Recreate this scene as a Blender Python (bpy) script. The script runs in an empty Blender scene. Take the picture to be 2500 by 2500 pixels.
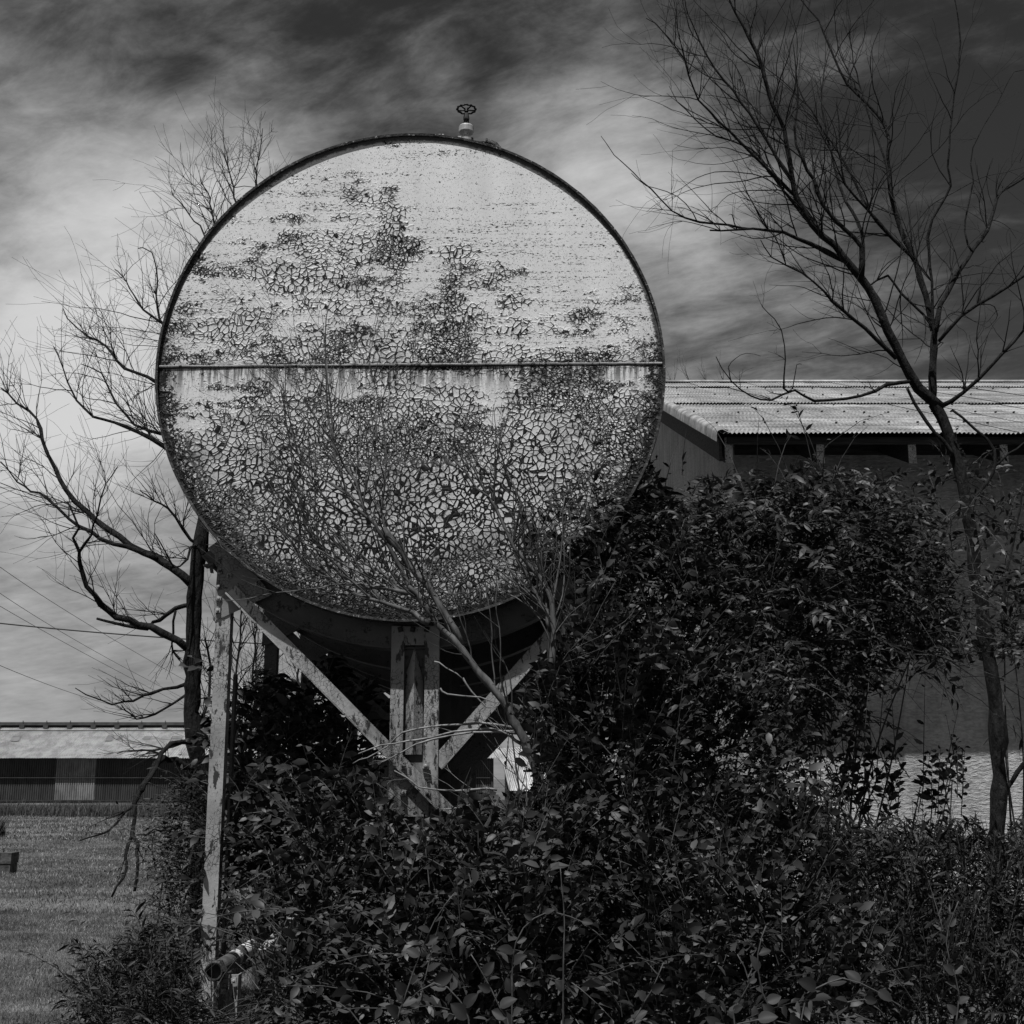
import bpy, math, random
import numpy as np
from mathutils import Vector, Matrix
R_=math.radians
C=bpy.context.scene.collection
scene=bpy.context.scene
# ---------------------------------------------------------------- camera
F=3120.0; T=R_(11.8); CH=1.6
cd=bpy.data.cameras.new('camera'); cam=bpy.data.objects.new('camera',cd); C.objects.link(cam)
cam.location=(0,0,CH); cam.rotation_euler=(math.pi/2+T,0,0)
cd.sensor_width=36; cd.lens=36*F/2500; cd.clip_start=.05; cd.clip_end=9000
scene.camera=cam
def at(px,py,Y):
    """point of the real place seen at photograph pixel px,py on the plane y=Y"""
    u=(px-1250)/F; v=(1250-py)/F
    s=Y/(math.cos(T)-v*math.sin(T))
    return Vector((u*s, Y, CH+s*(math.sin(T)+v*math.cos(T))))
def mpp(px,py,Y):   # metres per photo pixel there
    v=(1250-py)/F
    return Y/(math.cos(T)-v*math.sin(T))/F
def dirpx(px,py): return (at(px,py,10)-Vector((0,0,CH))).normalized()
# ---------------------------------------------------------------- light
SUN_EL=67; SUN_AZ=22           # sun behind the camera, a little to the left
sv=Vector((-math.sin(R_(SUN_AZ))*math.cos(R_(SUN_EL)),-math.cos(R_(SUN_AZ))*math.cos(R_(SUN_EL)),math.sin(R_(SUN_EL))))
ld=bpy.data.lights.new('sun','SUN'); ld.energy=5.0; ld.angle=R_(.55); ld.color=(1,1,1)
lo=bpy.data.objects.new('sun',ld); C.objects.link(lo); lo.location=(0,0,30)
lo.rotation_euler=sv.to_track_quat('Z','Y').to_euler()
vs=scene.view_settings; vs.view_transform='Standard'; vs.look='None'; vs.exposure=0.0; vs.gamma=1; vs.use_curve_mapping=False

class NT:
    """tiny node helper"""
    def __init__(s,tree): s.t=tree; s.n=tree.nodes; s.l=tree.links
    def new(s,ty,**k):
        n=s.n.new(ty)
        for a,b in k.items(): setattr(n,a,b)
        return n
    def put(s,sock,v):
        if hasattr(v,'is_linked') or isinstance(v,bpy.types.NodeSocket): s.l.new(v,sock)
        else: sock.default_value=v
    def m(s,op,a,b=0.0,c=0.0,clamp=False):
        n=s.new('ShaderNodeMath',operation=op,use_clamp=clamp)
        s.put(n.inputs[0],a); s.put(n.inputs[1],b); s.put(n.inputs[2],c)
        return n.outputs[0]
    def add(s,a,b): return s.m('ADD',a,b)
    def sub(s,a,b): return s.m('SUBTRACT',a,b)
    def mul(s,a,b): return s.m('MULTIPLY',a,b)
    def ss(s,x,lo,hi,a=0.0,b=1.0):
        n=s.new('ShaderNodeMapRange',interpolation_type='SMOOTHSTEP')
        s.put(n.inputs['Value'],x); s.put(n.inputs['From Min'],lo); s.put(n.inputs['From Max'],hi)
        s.put(n.inputs['To Min'],a); s.put(n.inputs['To Max'],b); return n.outputs[0]
    def mixf(s,f,a,b):
        n=s.new('ShaderNodeMix',data_type='FLOAT'); s.put(n.inputs[0],f); s.put(n.inputs[2],a); s.put(n.inputs[3],b); return n.outputs[0]
    def noise(s,vec,scale,detail=4,rough=.55,dist=0.0):
        n=s.new('ShaderNodeTexNoise'); s.l.new(vec,n.inputs['Vector'])
        n.inputs['Scale'].default_value=scale; n.inputs['Detail'].default_value=detail
        n.inputs['Roughness'].default_value=rough; n.inputs['Distortion'].default_value=dist
        return n.outputs[0]
    def voro(s,vec,scale,feature='DISTANCE_TO_EDGE'):
        n=s.new('ShaderNodeTexVoronoi',feature=feature); s.l.new(vec,n.inputs['Vector'])
        n.inputs['Scale'].default_value=scale; return n.outputs['Distance']
    def mapping(s,vec,scale=(1,1,1),loc=(0,0,0),rot=(0,0,0)):
        n=s.new('ShaderNodeMapping'); s.l.new(vec,n.inputs[0])
        n.inputs['Scale'].default_value=scale; n.inputs['Location'].default_value=loc; n.inputs['Rotation'].default_value=rot
        return n.outputs[0]
    def sep(s,vec):
        n=s.new('ShaderNodeSeparateXYZ'); s.l.new(vec,n.inputs[0]); return n.outputs
    def comb(s,a,b,c=0.0):
        n=s.new('ShaderNodeCombineXYZ'); s.put(n.inputs[0],a); s.put(n.inputs[1],b); s.put(n.inputs[2],c); return n.outputs[0]
    def vadd(s,a,b,k=None):
        n=s.new('ShaderNodeVectorMath',operation='ADD'); s.put(n.inputs[0],a); s.put(n.inputs[1],b); return n.outputs[0]
    def grey(s,v):
        n=s.new('ShaderNodeCombineColor')
        for i in range(3): s.put(n.inputs[i],v)
        return n.outputs[0]

# ---------------------------------------------------------------- sky
w=bpy.data.worlds.new('World'); scene.world=w; w.use_nodes=True
N=NT(w.node_tree); N.n.clear()
sky=N.new('ShaderNodeTexSky',sky_type='NISHITA'); sky.sun_disc=False
sky.sun_elevation=R_(SUN_EL); sky.sun_rotation=R_(180+SUN_AZ)
sc=N.new('ShaderNodeSeparateColor'); N.l.new(sky.outputs[0],sc.inputs[0])
red=sc.outputs[0]            # black and white film behind a red filter
tc=N.new('ShaderNodeTexCoord').outputs['Generated']
dx,dy,dz=N.sep(tc)
den=N.m('MAXIMUM',N.add(dz,.13),.05)
P=N.comb(N.m('DIVIDE',dx,den),N.m('DIVIDE',dy,den))
Pr=N.mapping(P,rot=(0,0,R_(33)))
Ps=N.mapping(Pr,scale=(.9,1.3,1))
wob=N.noise(P,1.1,4)
n1=N.noise(Ps,2.3,9,.58,.25)
n2=N.noise(N.mapping(P,scale=(.35,1.0,1),loc=(3,1,0)),1.5,6,.55,.2)
n3=N.noise(N.mapping(Pr,scale=(1.0,2.4,1),loc=(7,2,0)),3.6,8,.60,.4)
def blob(px,py,sig,amp):
    d=dirpx(px,py)
    n=N.new('ShaderNodeVectorMath',operation='DOT_PRODUCT'); N.l.new(tc,n.inputs[0]); n.inputs[1].default_value=d
    # 1-cos ~ a^2/2 ; gaussian
    e=N.m('EXPONENT',N.m('DIVIDE',N.sub(n.outputs['Value'],1.0),(R_(sig)**2)))
    return N.mul(e,amp)
bl=None
for b in [(330,700,4.6,.66),(90,820,4.0,.30),(220,470,3.0,.10),(80,1020,3.5,.30),(560,400,2.4,.22),(250,300,4,-.04),(120,100,5,.02),(600,110,5,-.02),(100,560,3,-.14),(1000,120,3,-.10),(700,300,2.5,.10),
          (1490,410,2.6,.44),(1690,530,2.6,.36),(1330,300,1.8,.08),(1080,170,1.0,.16),(1900,640,3,.08),(2120,730,3.2,.12),(1650,900,3,.12),
          (2450,120,7,-.27),(2550,600,7,-.10),(1500,80,4,-.08),(800,120,5,-.08),(1850,150,4,-.04),(60,1480,5,.06)]:
    v=blob(*b); bl=v if bl is None else N.add(bl,v)
calm=N.ss(dz,-.02,.30,.30,1.0)
n4=N.noise(N.mapping(tc,scale=(1,1,2.2)),4.0,8,.6,.3)
n5=N.noise(N.mapping(Pr,scale=(1,1.7,1),loc=(1,5,0)),7.0,10,.66,.3)
ns=N.add(N.add(N.mul(N.sub(n1,.5),.70),N.mul(N.sub(n2,.5),.25)),N.add(N.mul(N.sub(n3,.5),.40),N.mul(N.sub(n5,.5),.62)))
cl=N.add(bl,N.mul(ns,calm)); cl=N.add(cl,N.mul(N.sub(n4,.5),.75))
hor=N.ss(dz,.42,-.02)                       # clouds and thick air towards the horizon
cl=N.add(cl,N.mul(hor,.16))
mask=N.ss(cl,-.25,.86)
base=N.mul(red,.27)
lum=N.mixf(mask,base,6.4)
lum=N.add(lum,N.mul(hor,.25))
below=N.ss(dz,-.02,.0); lum=N.mixf(below,.6,lum)
bg=N.new('ShaderNodeBackground'); N.l.new(N.grey(lum),bg.inputs[0]); bg.inputs[1].default_value=.1
wo=N.new('ShaderNodeOutputWorld'); N.l.new(bg.outputs[0],wo.inputs[0])

# ---------------------------------------------------------------- materials
def mat(name):
    m=bpy.data.materials.new(name); m.use_nodes=True; n=NT(m.node_tree)
    b=m.node_tree.nodes['Principled BSDF']; return m,n,b
def bump(n,b,h,strength=.5,dist=.01):
    x=n.new('ShaderNodeBump'); n.put(x.inputs['Height'],h); x.inputs['Strength'].default_value=strength; x.inputs['Distance'].default_value=dist
    n.l.new(x.outputs[0],b.inputs['Normal'])
def simple(name,lo,hi,scale=6,rough=.8,metal=0,bs=.4,bd=.01,stretch=(1,1,1),spots=None,spec=.2):
    m,n,b=mat(name); v=n.new('ShaderNodeTexCoord').outputs['Object']; vv=n.mapping(v,scale=stretch)
    a=n.noise(vv,scale,8,.6); f=n.ss(a,.3,.7,lo,hi)
    h=a
    if spots:
        sp=n.noise(n.mapping(v,scale=spots[3] if len(spots)>3 else (1,1,1)),spots[0],6,.65)
        k=n.ss(sp,spots[1],spots[1]+.03); f=n.mixf(k,f,spots[2]); h=n.sub(a,n.mul(k,.5))
    n.l.new(n.grey(f),b.inputs['Base Color']); b.inputs['Roughness'].default_value=rough; b.inputs['Metallic'].default_value=metal; b.inputs['Specular IOR Level'].default_value=spec
    bump(n,b,h,bs,bd); return m
M={}
M['rust_dark']=simple('dark_weathered_steel',.025,.06,9,.8,spots=(22,.55,.015))
M['shell']=simple('shell_steel',.010,.045,3,.75,stretch=(1,.5,2),spots=(14,.56,.02))
M['shelledge']=simple('rim_steel',.015,.07,30,.55,.2,.8,.01,spots=(60,.62,.5))
M['steel_pale']=simple('galvanised_pale',.32,.5,12,.45,.2)
M['wheel']=simple('cast_iron_black',.012,.02,20,.5,.3)
M['bark']=simple('bark_dark',.004,.022,22,.9,bs=1.0,bd=.05,stretch=(1,1,.3),spots=(9,.60,.035))
M['bark_grey']=simple('bark_weathered',.03,.13,18,.7,bs=.7,bd=.01,stretch=(1,1,.3))
M['wood_dark']=simple('old_timber',.02,.06,8,.85,stretch=(.3,1,6))
M['wood_pale']=simple('rafter_paint',.30,.48,12,.8,spots=(45,.54,.05))
M['concrete']=simple('concrete',.04,.11,10,.9,bs=.8,bd=.02,spots=(7,.6,.05))
M['wire']=simple('wire',.01,.02,10,.6)
M['ridge_metal']=simple('ridge_metal',.05,.09,2,.6)
M['twig']=simple('twig_bark',.006,.02,20,.75,bs=.2)
M['stem']=simple('vine_stem',.03,.09,20,.6,bs=.2)
M['silver_twig']=simple('bleached_twig',.10,.26,20,.5,bs=.3)

def paint_mat(name,c0,sc,thr,dark=.035,rough=.55,vert=(1,1,1)):
    m,n,b=mat(name); v=n.new('ShaderNodeTexCoord').outputs['Object']
    base=n.ss(n.noise(v,5,6),.3,.7,c0*.7,c0*1.1)
    mask=n.noise(n.mapping(v,scale=vert),sc,7,.7)
    k=n.ss(mask,thr,thr+.025)
    dv=n.vadd(v,n.mapping(n.noise(v,12,3),scale=(.03,.03,.03)))
    cr=n.ss(n.voro(dv,34),.045,.015); area=n.ss(n.noise(v,3.5,4),.44,.56)
    k=n.m('MAXIMUM',k,n.mul(cr,area))
    fine=n.ss(n.noise(v,90,3,.7),.66,.70); k=n.m('MAXIMUM',k,n.mul(fine,.8))
    f=n.mixf(k,base,dark); n.l.new(n.grey(f),b.inputs['Base Color']); b.inputs['Roughness'].default_value=rough
    bump(n,b,n.sub(n.noise(v,40,4),k),.6,.004); return m
M['post']=paint_mat('chipped_pale_paint',.33,24,.562,.03,vert=(1,1,.35))
M['post2']=paint_mat('chipped_grey_paint',.08,14,.60,.02)
M['gusset']=paint_mat('cracked_gusset_paint',.20,10,.60,.015,.5)

# ---- the cracked paint of the tank end
def crackle():
    m,n,b=mat('crackled_white_paint'); v=n.new('ShaderNodeTexCoord').outputs['Object']
    x,y,z=n.sep(v)
    p=n.comb(x,z,0.0)
    dn=n.new('ShaderNodeTexNoise'); n.l.new(p,dn.inputs['Vector']); dn.inputs['Scale'].default_value=9; dn.inputs['Detail'].default_value=3
    off=n.new('ShaderNodeVectorMath',operation='MULTIPLY_ADD'); n.l.new(dn.outputs['Color'],off.inputs[0])
    off.inputs[1].default_value=(.045,.045,0); off.inputs[2].default_value=(-.0225,-.0225,0)
    dw=n.new('ShaderNodeTexNoise'); n.l.new(p,dw.inputs['Vector']); dw.inputs['Scale'].default_value=2.0; dw.inputs['Detail'].default_value=2
    ow=n.new('ShaderNodeVectorMath',operation='MULTIPLY_ADD'); n.l.new(dw.outputs['Color'],ow.inputs[0]); ow.inputs[1].default_value=(.22,.22,0); ow.inputs[2].default_value=(-.11,-.11,0)
    pd=n.vadd(n.vadd(p,off.outputs[0]),ow.outputs[0])
    # where the paint has cracked
    ph=n.mapping(p,scale=(.75,1.7,1),loc=(2.3,.4,0))
    rr=n.m('SQRT',n.add(n.mul(x,x),n.mul(z,z)))
    big=n.noise(ph,1.7,5,.62)
    mid=n.noise(n.mapping(p,scale=(.7,1.5,1),loc=(5,1,0)),6.0,4,.65)
    lower=n.ss(n.add(z,n.mul(n.sub(n.noise(p,2.3,3),.5),1.5)),.05,-.60)                       # dense below
    bandm=n.mul(n.ss(z,1.30,.85),n.ss(z,-.05,.10))
    leftup=n.ss(x,.9,-.9)
    bias=n.add(n.mul(lower,.31),n.mul(bandm,n.add(.046,n.mul(leftup,.060))))
    bias=n.add(bias,n.mul(n.ss(z,.32,.05),.10))
    def spot(cx,cz,rx,rz,a):
        q=n.add(n.mul(n.m('POWER',n.m('ABSOLUTE',n.m('DIVIDE',n.sub(x,cx),rx)),2.0),1.0),n.m('POWER',n.m('ABSOLUTE',n.m('DIVIDE',n.sub(z,cz),rz)),2.0))
        return n.mul(n.m('EXPONENT',n.mul(q,-1.0)),a)
    for s_ in [(-.95,1.12,.5,.05,.16),(-.6,.98,.4,.05,.14),(-.15,1.1,.10,.20,.16),(.28,.62,.10,.28,.12),(.75,.35,.10,.25,.14),(-1.05,.72,.35,.05,.14),(-.7,.25,.35,.06,.12),(.0,.10,.5,.08,.14),(.9,.50,.16,.04,.14),(-.42,-.14,.20,.16,-.18),(1.0,1.0,.6,.45,-.14),(.35,1.35,.7,.35,-.10),(-.1,.72,.10,.6,.17),(-.62,.02+.72,.3,.09,.16),(-.25,.16,.5,.10,.16),(.45,.42,.30,.5,.15),(.25,.86,.45,.06,.14),
               (1.25,.35,.25,.10,.12),(-.95,.9,.45,.10,.10),(-.75,.62,.5,.08,.12),(-1.1,.35,.35,.07,.12),(-.55,.45,.4,.06,.12),(-1.55,-.35,.2,.35,-.18),(-1.2,-1.15,.35,.12,-.16),(.55,-.12,.25,.10,-.06),(-.05,-.25,.12,.25,.16),(1.15,-.2,.15,.2,.10),(1.55,-.1,.12,.3,.05),(1.2,-.55,.25,.25,.12),(-.35,1.28,.25,.1,.12),(.35,1.42,.12,.14,.14),(.1,-1.0,.7,.4,.10)]:
        bias=n.add(bias,spot(*s_))
    cov=n.add(n.add(n.mul(n.sub(big,.5),.75),n.mul(n.sub(mid,.5),.72)),bias)   # >0.1 : cracked
    cf=n.add(cov,n.mul(n.sub(n.noise(p,9,3,.6),.5),.28))
    covm=n.ss(cf,.05,.24)
    heavy=n.mul(n.ss(z,-.30,-.95),n.ss(n.m('ABSOLUTE',n.sub(x,-.05)),1.45,.7))
    fine=n.ss(n.add(n.noise(n.mapping(p,loc=(9,4,0)),1.9,4,.6),n.mul(n.ss(z,.1,-.3),.01)),.50,.54)
    fine=n.m('MAXIMUM',fine,n.ss(rr,1.50,1.66)); fine=n.mul(fine,n.ss(n.mul(heavy,n.ss(rr,1.5,1.3)),.95,.5))
    d1=n.voro(pd,25.0); d2=n.voro(pd,41.0)
    br=n.noise(p,30,3,.6)                                   # opens the network near its margins
    open_=n.ss(n.sub(br,n.mul(covm,n.ss(z,.1,-.5,.24,.42))),.40,.32)
    w1=n.add(.054,n.mul(heavy,n.ss(n.noise(p,3.2,4,.6),.3,.7,.012,.070))); w1=n.mul(w1,n.ss(covm,.0,.5,.5,1.15))
    c1=n.mul(n.ss(n.sub(d1,w1),.014,-.014),open_)
    br2=n.noise(n.mapping(p,loc=(3,8,0)),52,3,.6); open2=n.ss(n.sub(br2,n.mul(covm,.36)),.40,.30)
    w2=n.ss(br2,.3,.7,.06,.155); c2=n.mul(n.mul(n.ss(n.sub(d2,w2),.02,-.02),open2),fine)
    c1=n.mul(c1,n.ss(fine,1.0,.6,.8,1.0))
    c3=n.mul(n.mul(n.ss(n.sub(d2,.012),.014,-.012),n.ss(br2,.50,.60)),n.mul(n.ss(cf,.05,.2),n.ss(n.add(z,n.mul(br,.3)),-1.05,-1.35)))
    # flecks that run sideways along old brush marks
    fl=n.noise(n.mapping(p,scale=(1,2.6,1)),34,4,.72); fb=n.noise(n.mapping(p,scale=(.28,7,1)),3.4,5,.62)
    zone=n.mul(n.ss(fb,.42,.58),n.ss(n.add(big,n.mul(bandm,.18)),.38,.55))
    thr=n.sub(.68,n.mul(zone,.118)); c4=n.ss(n.sub(fl,thr),-.008,.012)
    fv=n.noise(n.mapping(p,scale=(2.6,1,1),loc=(4,4,0)),46,3,.72); c5=n.mul(n.ss(fv,.635,.655),n.ss(cov,-.22,-.02))
    # dark lifted blotches
    bt=n.noise(p,10,6,.72); c6=n.mul(n.ss(n.add(bt,n.mul(n.ss(cov,.1,.5),.10)),.70,.72),1.0)
    bt2=n.noise(n.mapping(p,scale=(.6,1.6,1),loc=(1,7,0)),2.6,7,.75)
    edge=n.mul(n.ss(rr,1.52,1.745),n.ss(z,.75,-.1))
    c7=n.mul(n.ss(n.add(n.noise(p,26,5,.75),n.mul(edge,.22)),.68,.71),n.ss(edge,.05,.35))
    rim=n.mul(n.ss(n.add(rr,n.mul(n.sub(n.noise(p,22,4,.7),.5),.05)),1.715,1.735),.9)
    # runs below the seam and above the lower rim
    dr=n.noise(n.mapping(p,scale=(1,.10,1)),24,4,.7)
    sm=n.mul(n.ss(z,.035,-.0),n.ss(z,n.sub(-.02,n.mul(n.ss(dr,.42,.75),.30)),n.add(.0,0.02)))
    sm=n.mul(n.mul(n.ss(dr,.40,.56),n.ss(z,-.24,.0)),n.ss(z,.04,.02))
    seamd=n.ss(n.m('ABSOLUTE',n.sub(z,.025)),.045,.012)
    lowrun=n.mul(n.mul(n.ss(dr,.48,.60),n.ss(rr,1.45,1.72)),n.ss(z,-.95,-1.3))
    k=c1
    for c in (c2,c3,c4,c5,c6,c7,rim): k=n.m('MAXIMUM',k,c)
    stain=n.m('MAXIMUM',n.mul(sm,.95),n.mul(lowrun,.6)); stain=n.m('MAXIMUM',stain,n.mul(seamd,n.ss(n.noise(p,16,5,.7),.35,.6,.15,.75)))
    grime=n.mul(n.ss(bt2,.42,.66),n.ss(cov,.0,.4))
    base=n.ss(n.noise(n.mapping(p,scale=(1.5,.35,1)),3,7,.6),.3,.72,.76,.66)
    base=n.mul(base,n.ss(n.noise(p,70,3,.7),.35,.7,1.0,.93))
    base=n.mul(base,n.sub(1.0,n.mul(grime,.5)))
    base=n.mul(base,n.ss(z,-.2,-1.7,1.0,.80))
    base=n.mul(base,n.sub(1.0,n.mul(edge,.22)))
    col=n.mixf(stain,base,.10)
    col=n.mixf(k,col,n.ss(n.noise(p,60,3),.3,.7,.006,.020))
    n.l.new(n.grey(col),b.inputs['Base Color']); b.inputs['Roughness'].default_value=.7; b.inputs['Specular IOR Level'].default_value=.12
    bump(n,b,n.sub(n.add(n.mul(n.noise(p,14,4),.3),n.mul(n.ss(d1,.0,.16,1.0,.0),n.mul(covm,1.4))),n.mul(k,1.6)),.8,.006)
    return m
M['crackle']=crackle()

def ground_mat():
    m,n,b=mat('mown_grass_ground'); g=n.new('ShaderNodeNewGeometry').outputs['Position']
    a=n.noise(n.mapping(g,scale=(.25,1,1)),1.1,8,.65); c=n.noise(n.mapping(g,scale=(.10,.7,1)),.55,6,.6); d=n.noise(g,28,5,.7)
    f=n.add(n.mul(n.ss(a,.3,.7),.5),n.mul(n.ss(c,.35,.65),.5)); f=n.ss(f,.2,.8,.06,.17); f=n.mul(f,n.ss(d,.3,.7,.55,1.35))
    n.l.new(n.grey(f),b.inputs['Base Color']); b.inputs['Roughness'].default_value=.95; b.inputs['Specular IOR Level'].default_value=.1
    bump(n,b,n.add(d,n.mul(a,2.0)),.9,.06); return m
M['ground']=ground_mat()
def leafmat(name,lo,hi,rough=.42,spec=.5,trans=.12,tk=1.6,patch=False):
    m,n,b=mat(name); r=n.new('ShaderNodeNewGeometry').outputs['Random Per Island']
    oi=n.new('ShaderNodeObjectInfo').outputs['Random']
    g=n.new('ShaderNodeNewGeometry').outputs['Position']
    rr=n.m('FRACT',n.add(r,oi)); f=n.mixf(n.m('POWER',rr,2.2),lo,hi)
    if patch: f=n.mul(f,n.mul(n.ss(n.noise(n.mapping(g,scale=(.75,.9,1)),1.0,8,.7),.32,.64,.45,1.35),n.ss(n.noise(g,3.5,4,.6),.3,.65,.7,1.25)))
    n.l.new(n.grey(f),b.inputs['Base Color']); b.inputs['Roughness'].default_value=rough; b.inputs['Specular IOR Level'].default_value=spec
    tr=n.new('ShaderNodeBsdfTranslucent'); n.l.new(n.grey(n.mul(f,1.6)),tr.inputs[0])
    mx=n.new('ShaderNodeMixShader'); mx.inputs[0].default_value=trans
    n.l.new(b.outputs[0],mx.inputs[1]); n.l.new(tr.outputs[0],mx.inputs[2])
    n.l.new(mx.outputs[0],m.node_tree.nodes['Material Output'].inputs[0]); return m
M['leaf']=leafmat('leaf_glossy',.006,.066,.48,.24,.08)
M['leaf_soft']=leafmat('leaf_matt',.006,.052,.55,.2,.07)
M['leaf_big']=leafmat('leaf_broad',.012,.040,.6,.25,.05)
M['leaf_dark']=leafmat('leaf_evergreen',.008,.022,.4,.4,.03)
M['grass']=leafmat('grass_blade',.12,.34,.7,.1,.25,patch=True)
M['grass_tall']=leafmat('tall_grass_blade',.05,.20,.6,.15,.2)

def sheetmat(name,lo,hi,rough=.5,metal=.0,streak=(.4,6,6)):
    m,n,b=mat(name); tcn=n.new('ShaderNodeTexCoord').outputs['Object']; oi=n.new('ShaderNodeObjectInfo').outputs['Random']
    g=n.new('ShaderNodeNewGeometry').outputs['Position']
    a=n.noise(n.mapping(g,scale=streak),1.2,8,.65); s=n.noise(g,9,6,.75); sp=n.ss(n.noise(g,16,4,.7),.68,.72); gr=n.ss(n.noise(n.mapping(g,scale=(1.0,.5,.5)),1.6,9,.72),.36,.60,.62,1.12)
    f=n.ss(n.add(n.mul(a,.7),n.mul(s,.3)),.35,.66,lo,hi); f=n.mul(n.mul(f,gr),n.ss(oi,0,1,.93,1.06)); f=n.mixf(sp,f,lo*.4)
    n.l.new(n.grey(f),b.inputs['Base Color']); b.inputs['Roughness'].default_value=rough; b.inputs['Metallic'].default_value=metal
    bump(n,b,s,.3,.01); return m
M['screw']=simple('rusty_screw',.01,.03,9,.8)
M['roof']=sheetmat('weathered_roof_sheet',.11,.40,.6,0,(.30,3.2,3.2))
M['shedroof']=sheetmat('shed_roof_sheet',.26,.35,.6)
M['patch']=sheetmat('shed_roof_patch',.13,.17,.6)
M['shedwall']=sheetmat('shed_wall_dark',.022,.04,.7,0,(3,1,.3))
M['shedlight']=sheetmat('shed_wall_light',.16,.20,.7,0,(3,1,.3))
M['hut']=sheetmat('hut_white_sheet',.34,.5,.5)
def plaster():
    m,n,b=mat('rough_plaster'); g=n.new('ShaderNodeNewGeometry').outputs['Position']
    a=n.noise(n.mapping(g,scale=(.8,1,2.2)),14,6,.65); c=n.noise(g,.9,6,.6); st=n.noise(n.mapping(g,scale=(3,3,.3)),1.5,5,.6)
    f=n.mul(n.ss(c,.3,.7,.42,.56),n.ss(a,.3,.7,.7,1.15)); f=n.mul(f,n.ss(st,.35,.65,.8,1.05))
    n.l.new(n.grey(f),b.inputs['Base Color']); b.inputs['Roughness'].default_value=.95
    bump(n,b,a,1.0,.07); return m
M['plaster']=plaster()
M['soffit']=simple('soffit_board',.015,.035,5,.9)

# ---------------------------------------------------------------- mesh helpers
class MB:
    def __init__(s): s.v=[]; s.f=[]
    def addm(s,vs,fs):
        o=len(s.v); s.v+= [tuple(q) for q in vs]; s.f+=[tuple(i+o for i in f) for f in fs]
    def box(s,x0,x1,y0,y1,z0,z1):
        s.addm([(x0,y0,z0),(x1,y0,z0),(x1,y1,z0),(x0,y1,z0),(x0,y0,z1),(x1,y0,z1),(x1,y1,z1),(x0,y1,z1)],
               [(0,3,2,1),(4,5,6,7),(0,1,5,4),(1,2,6,5),(2,3,7,6),(3,0,4,7)])
    def plate(s,pts,y0,y1):           # polygon in x,z  given counter-clockwise seen from the front
        n=len(pts); vs=[(p[0],y0,p[1]) for p in pts]+[(p[0],y1,p[1]) for p in pts]
        s.addm(vs,[tuple(range(n)),tuple(range(2*n-1,n-1,-1))]+[(i,n+i,n+(i+1)%n,(i+1)%n) for i in range(n)])
    def bar(s,a,b,w,y0,y1):           # flat bar between two x,z points
        a=Vector(a); b=Vector(b); d=(b-a).normalized(); q=Vector((-d.y,d.x))*w/2
        s.plate([a-q,b-q,b+q,a+q],y0,y1)
    def lathe(s,c,prof,n=24,axis='Z',cap=True):
        vs=[]; fs=[]
        for r,h in prof:
            for k in range(n):
                a=2*math.pi*k/n
                p={'Z':(r*math.cos(a),r*math.sin(a),h),'Y':(r*math.cos(a),h,r*math.sin(a)),'X':(h,r*math.cos(a),r*math.sin(a))}[axis]
                vs.append((c[0]+p[0],c[1]+p[1],c[2]+p[2]))
        for i in range(len(prof)-1):
            for k in range(n):
                fs.append((i*n+k,i*n+(k+1)%n,(i+1)*n+(k+1)%n,(i+1)*n+k))
        if cap: fs.append(tuple(range(n))); fs.append(tuple((len(prof)-1)*n+k for k in range(n)))
        s.addm(vs,fs)
    def tube(s,pts,rad,n=6,cap=True):
        pts=[Vector(p) for p in pts]; m=len(pts)
        if m<2: return
        vs=[]; up=Vector((.3,.9,.2)); prev=None
        for i,p in enumerate(pts):
            t=(pts[min(i+1,m-1)]-pts[max(i-1,0)])
            t=t.normalized() if t.length>1e-9 else Vector((0,0,1))
            a=(prev-t*prev.dot(t)) if prev is not None else t.cross(up)
            if a.length<1e-6: a=t.orthogonal()
            a.normalize(); prev=a; bb=t.cross(a); r=rad[i] if hasattr(rad,'__len__') else rad
            for k in range(n):
                an=2*math.pi*k/n; vs.append(p+a*(r*math.cos(an))+bb*(r*math.sin(an)))
        fs=[(i*n+k,i*n+(k+1)%n,(i+1)*n+(k+1)%n,(i+1)*n+k) for i in range(m-1) for k in range(n)]
        if cap: fs+= [tuple(range(n-1,-1,-1)),tuple((m-1)*n+k for k in range(n))]
        s.addm(vs,fs)
    def mesh(s,name,smooth=False):
        me=bpy.data.meshes.new(name); me.from_pydata(s.v,[],s.f); me.update()
        if smooth: me.polygons.foreach_set('use_smooth',[True]*len(me.polygons))
        return me
    def build(s,name,m,parent=None,smooth=False,kind=None):
        return link(name,s.mesh(name,smooth),m,parent,kind)
def link(name,me,m,parent=None,kind=None):
    if m and not me.materials: me.materials.append(m)
    o=bpy.data.objects.new(name,me); C.objects.link(o)
    if parent is not None: setpar(o,parent)
    if kind: o['kind']=kind
    return o
WL={}
def setpar(o,parent):
    """mesh data are in world metres; keep them there under a parent that stands at its base"""
    o.parent=parent; pl=WL.get(parent.name,Vector((0,0,0))); WL[o.name]=Vector((0,0,0)); o.location=-pl
def thing(name,label,cat,loc=(0,0,0),group=None):
    o=bpy.data.objects.new(name,None); C.objects.link(o); o.location=loc; o.empty_display_size=.2
    WL[o.name]=Vector(loc); o['label']=label; o['category']=cat
    if group: o['group']=group
    return o
def tag(o,label,cat,group=None):
    o['label']=label; o['category']=cat
    if group: o['group']=group
    return o
def struct(name,mb,m):
    o=mb.build(name,m); o['kind']='structure'; return o
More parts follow.
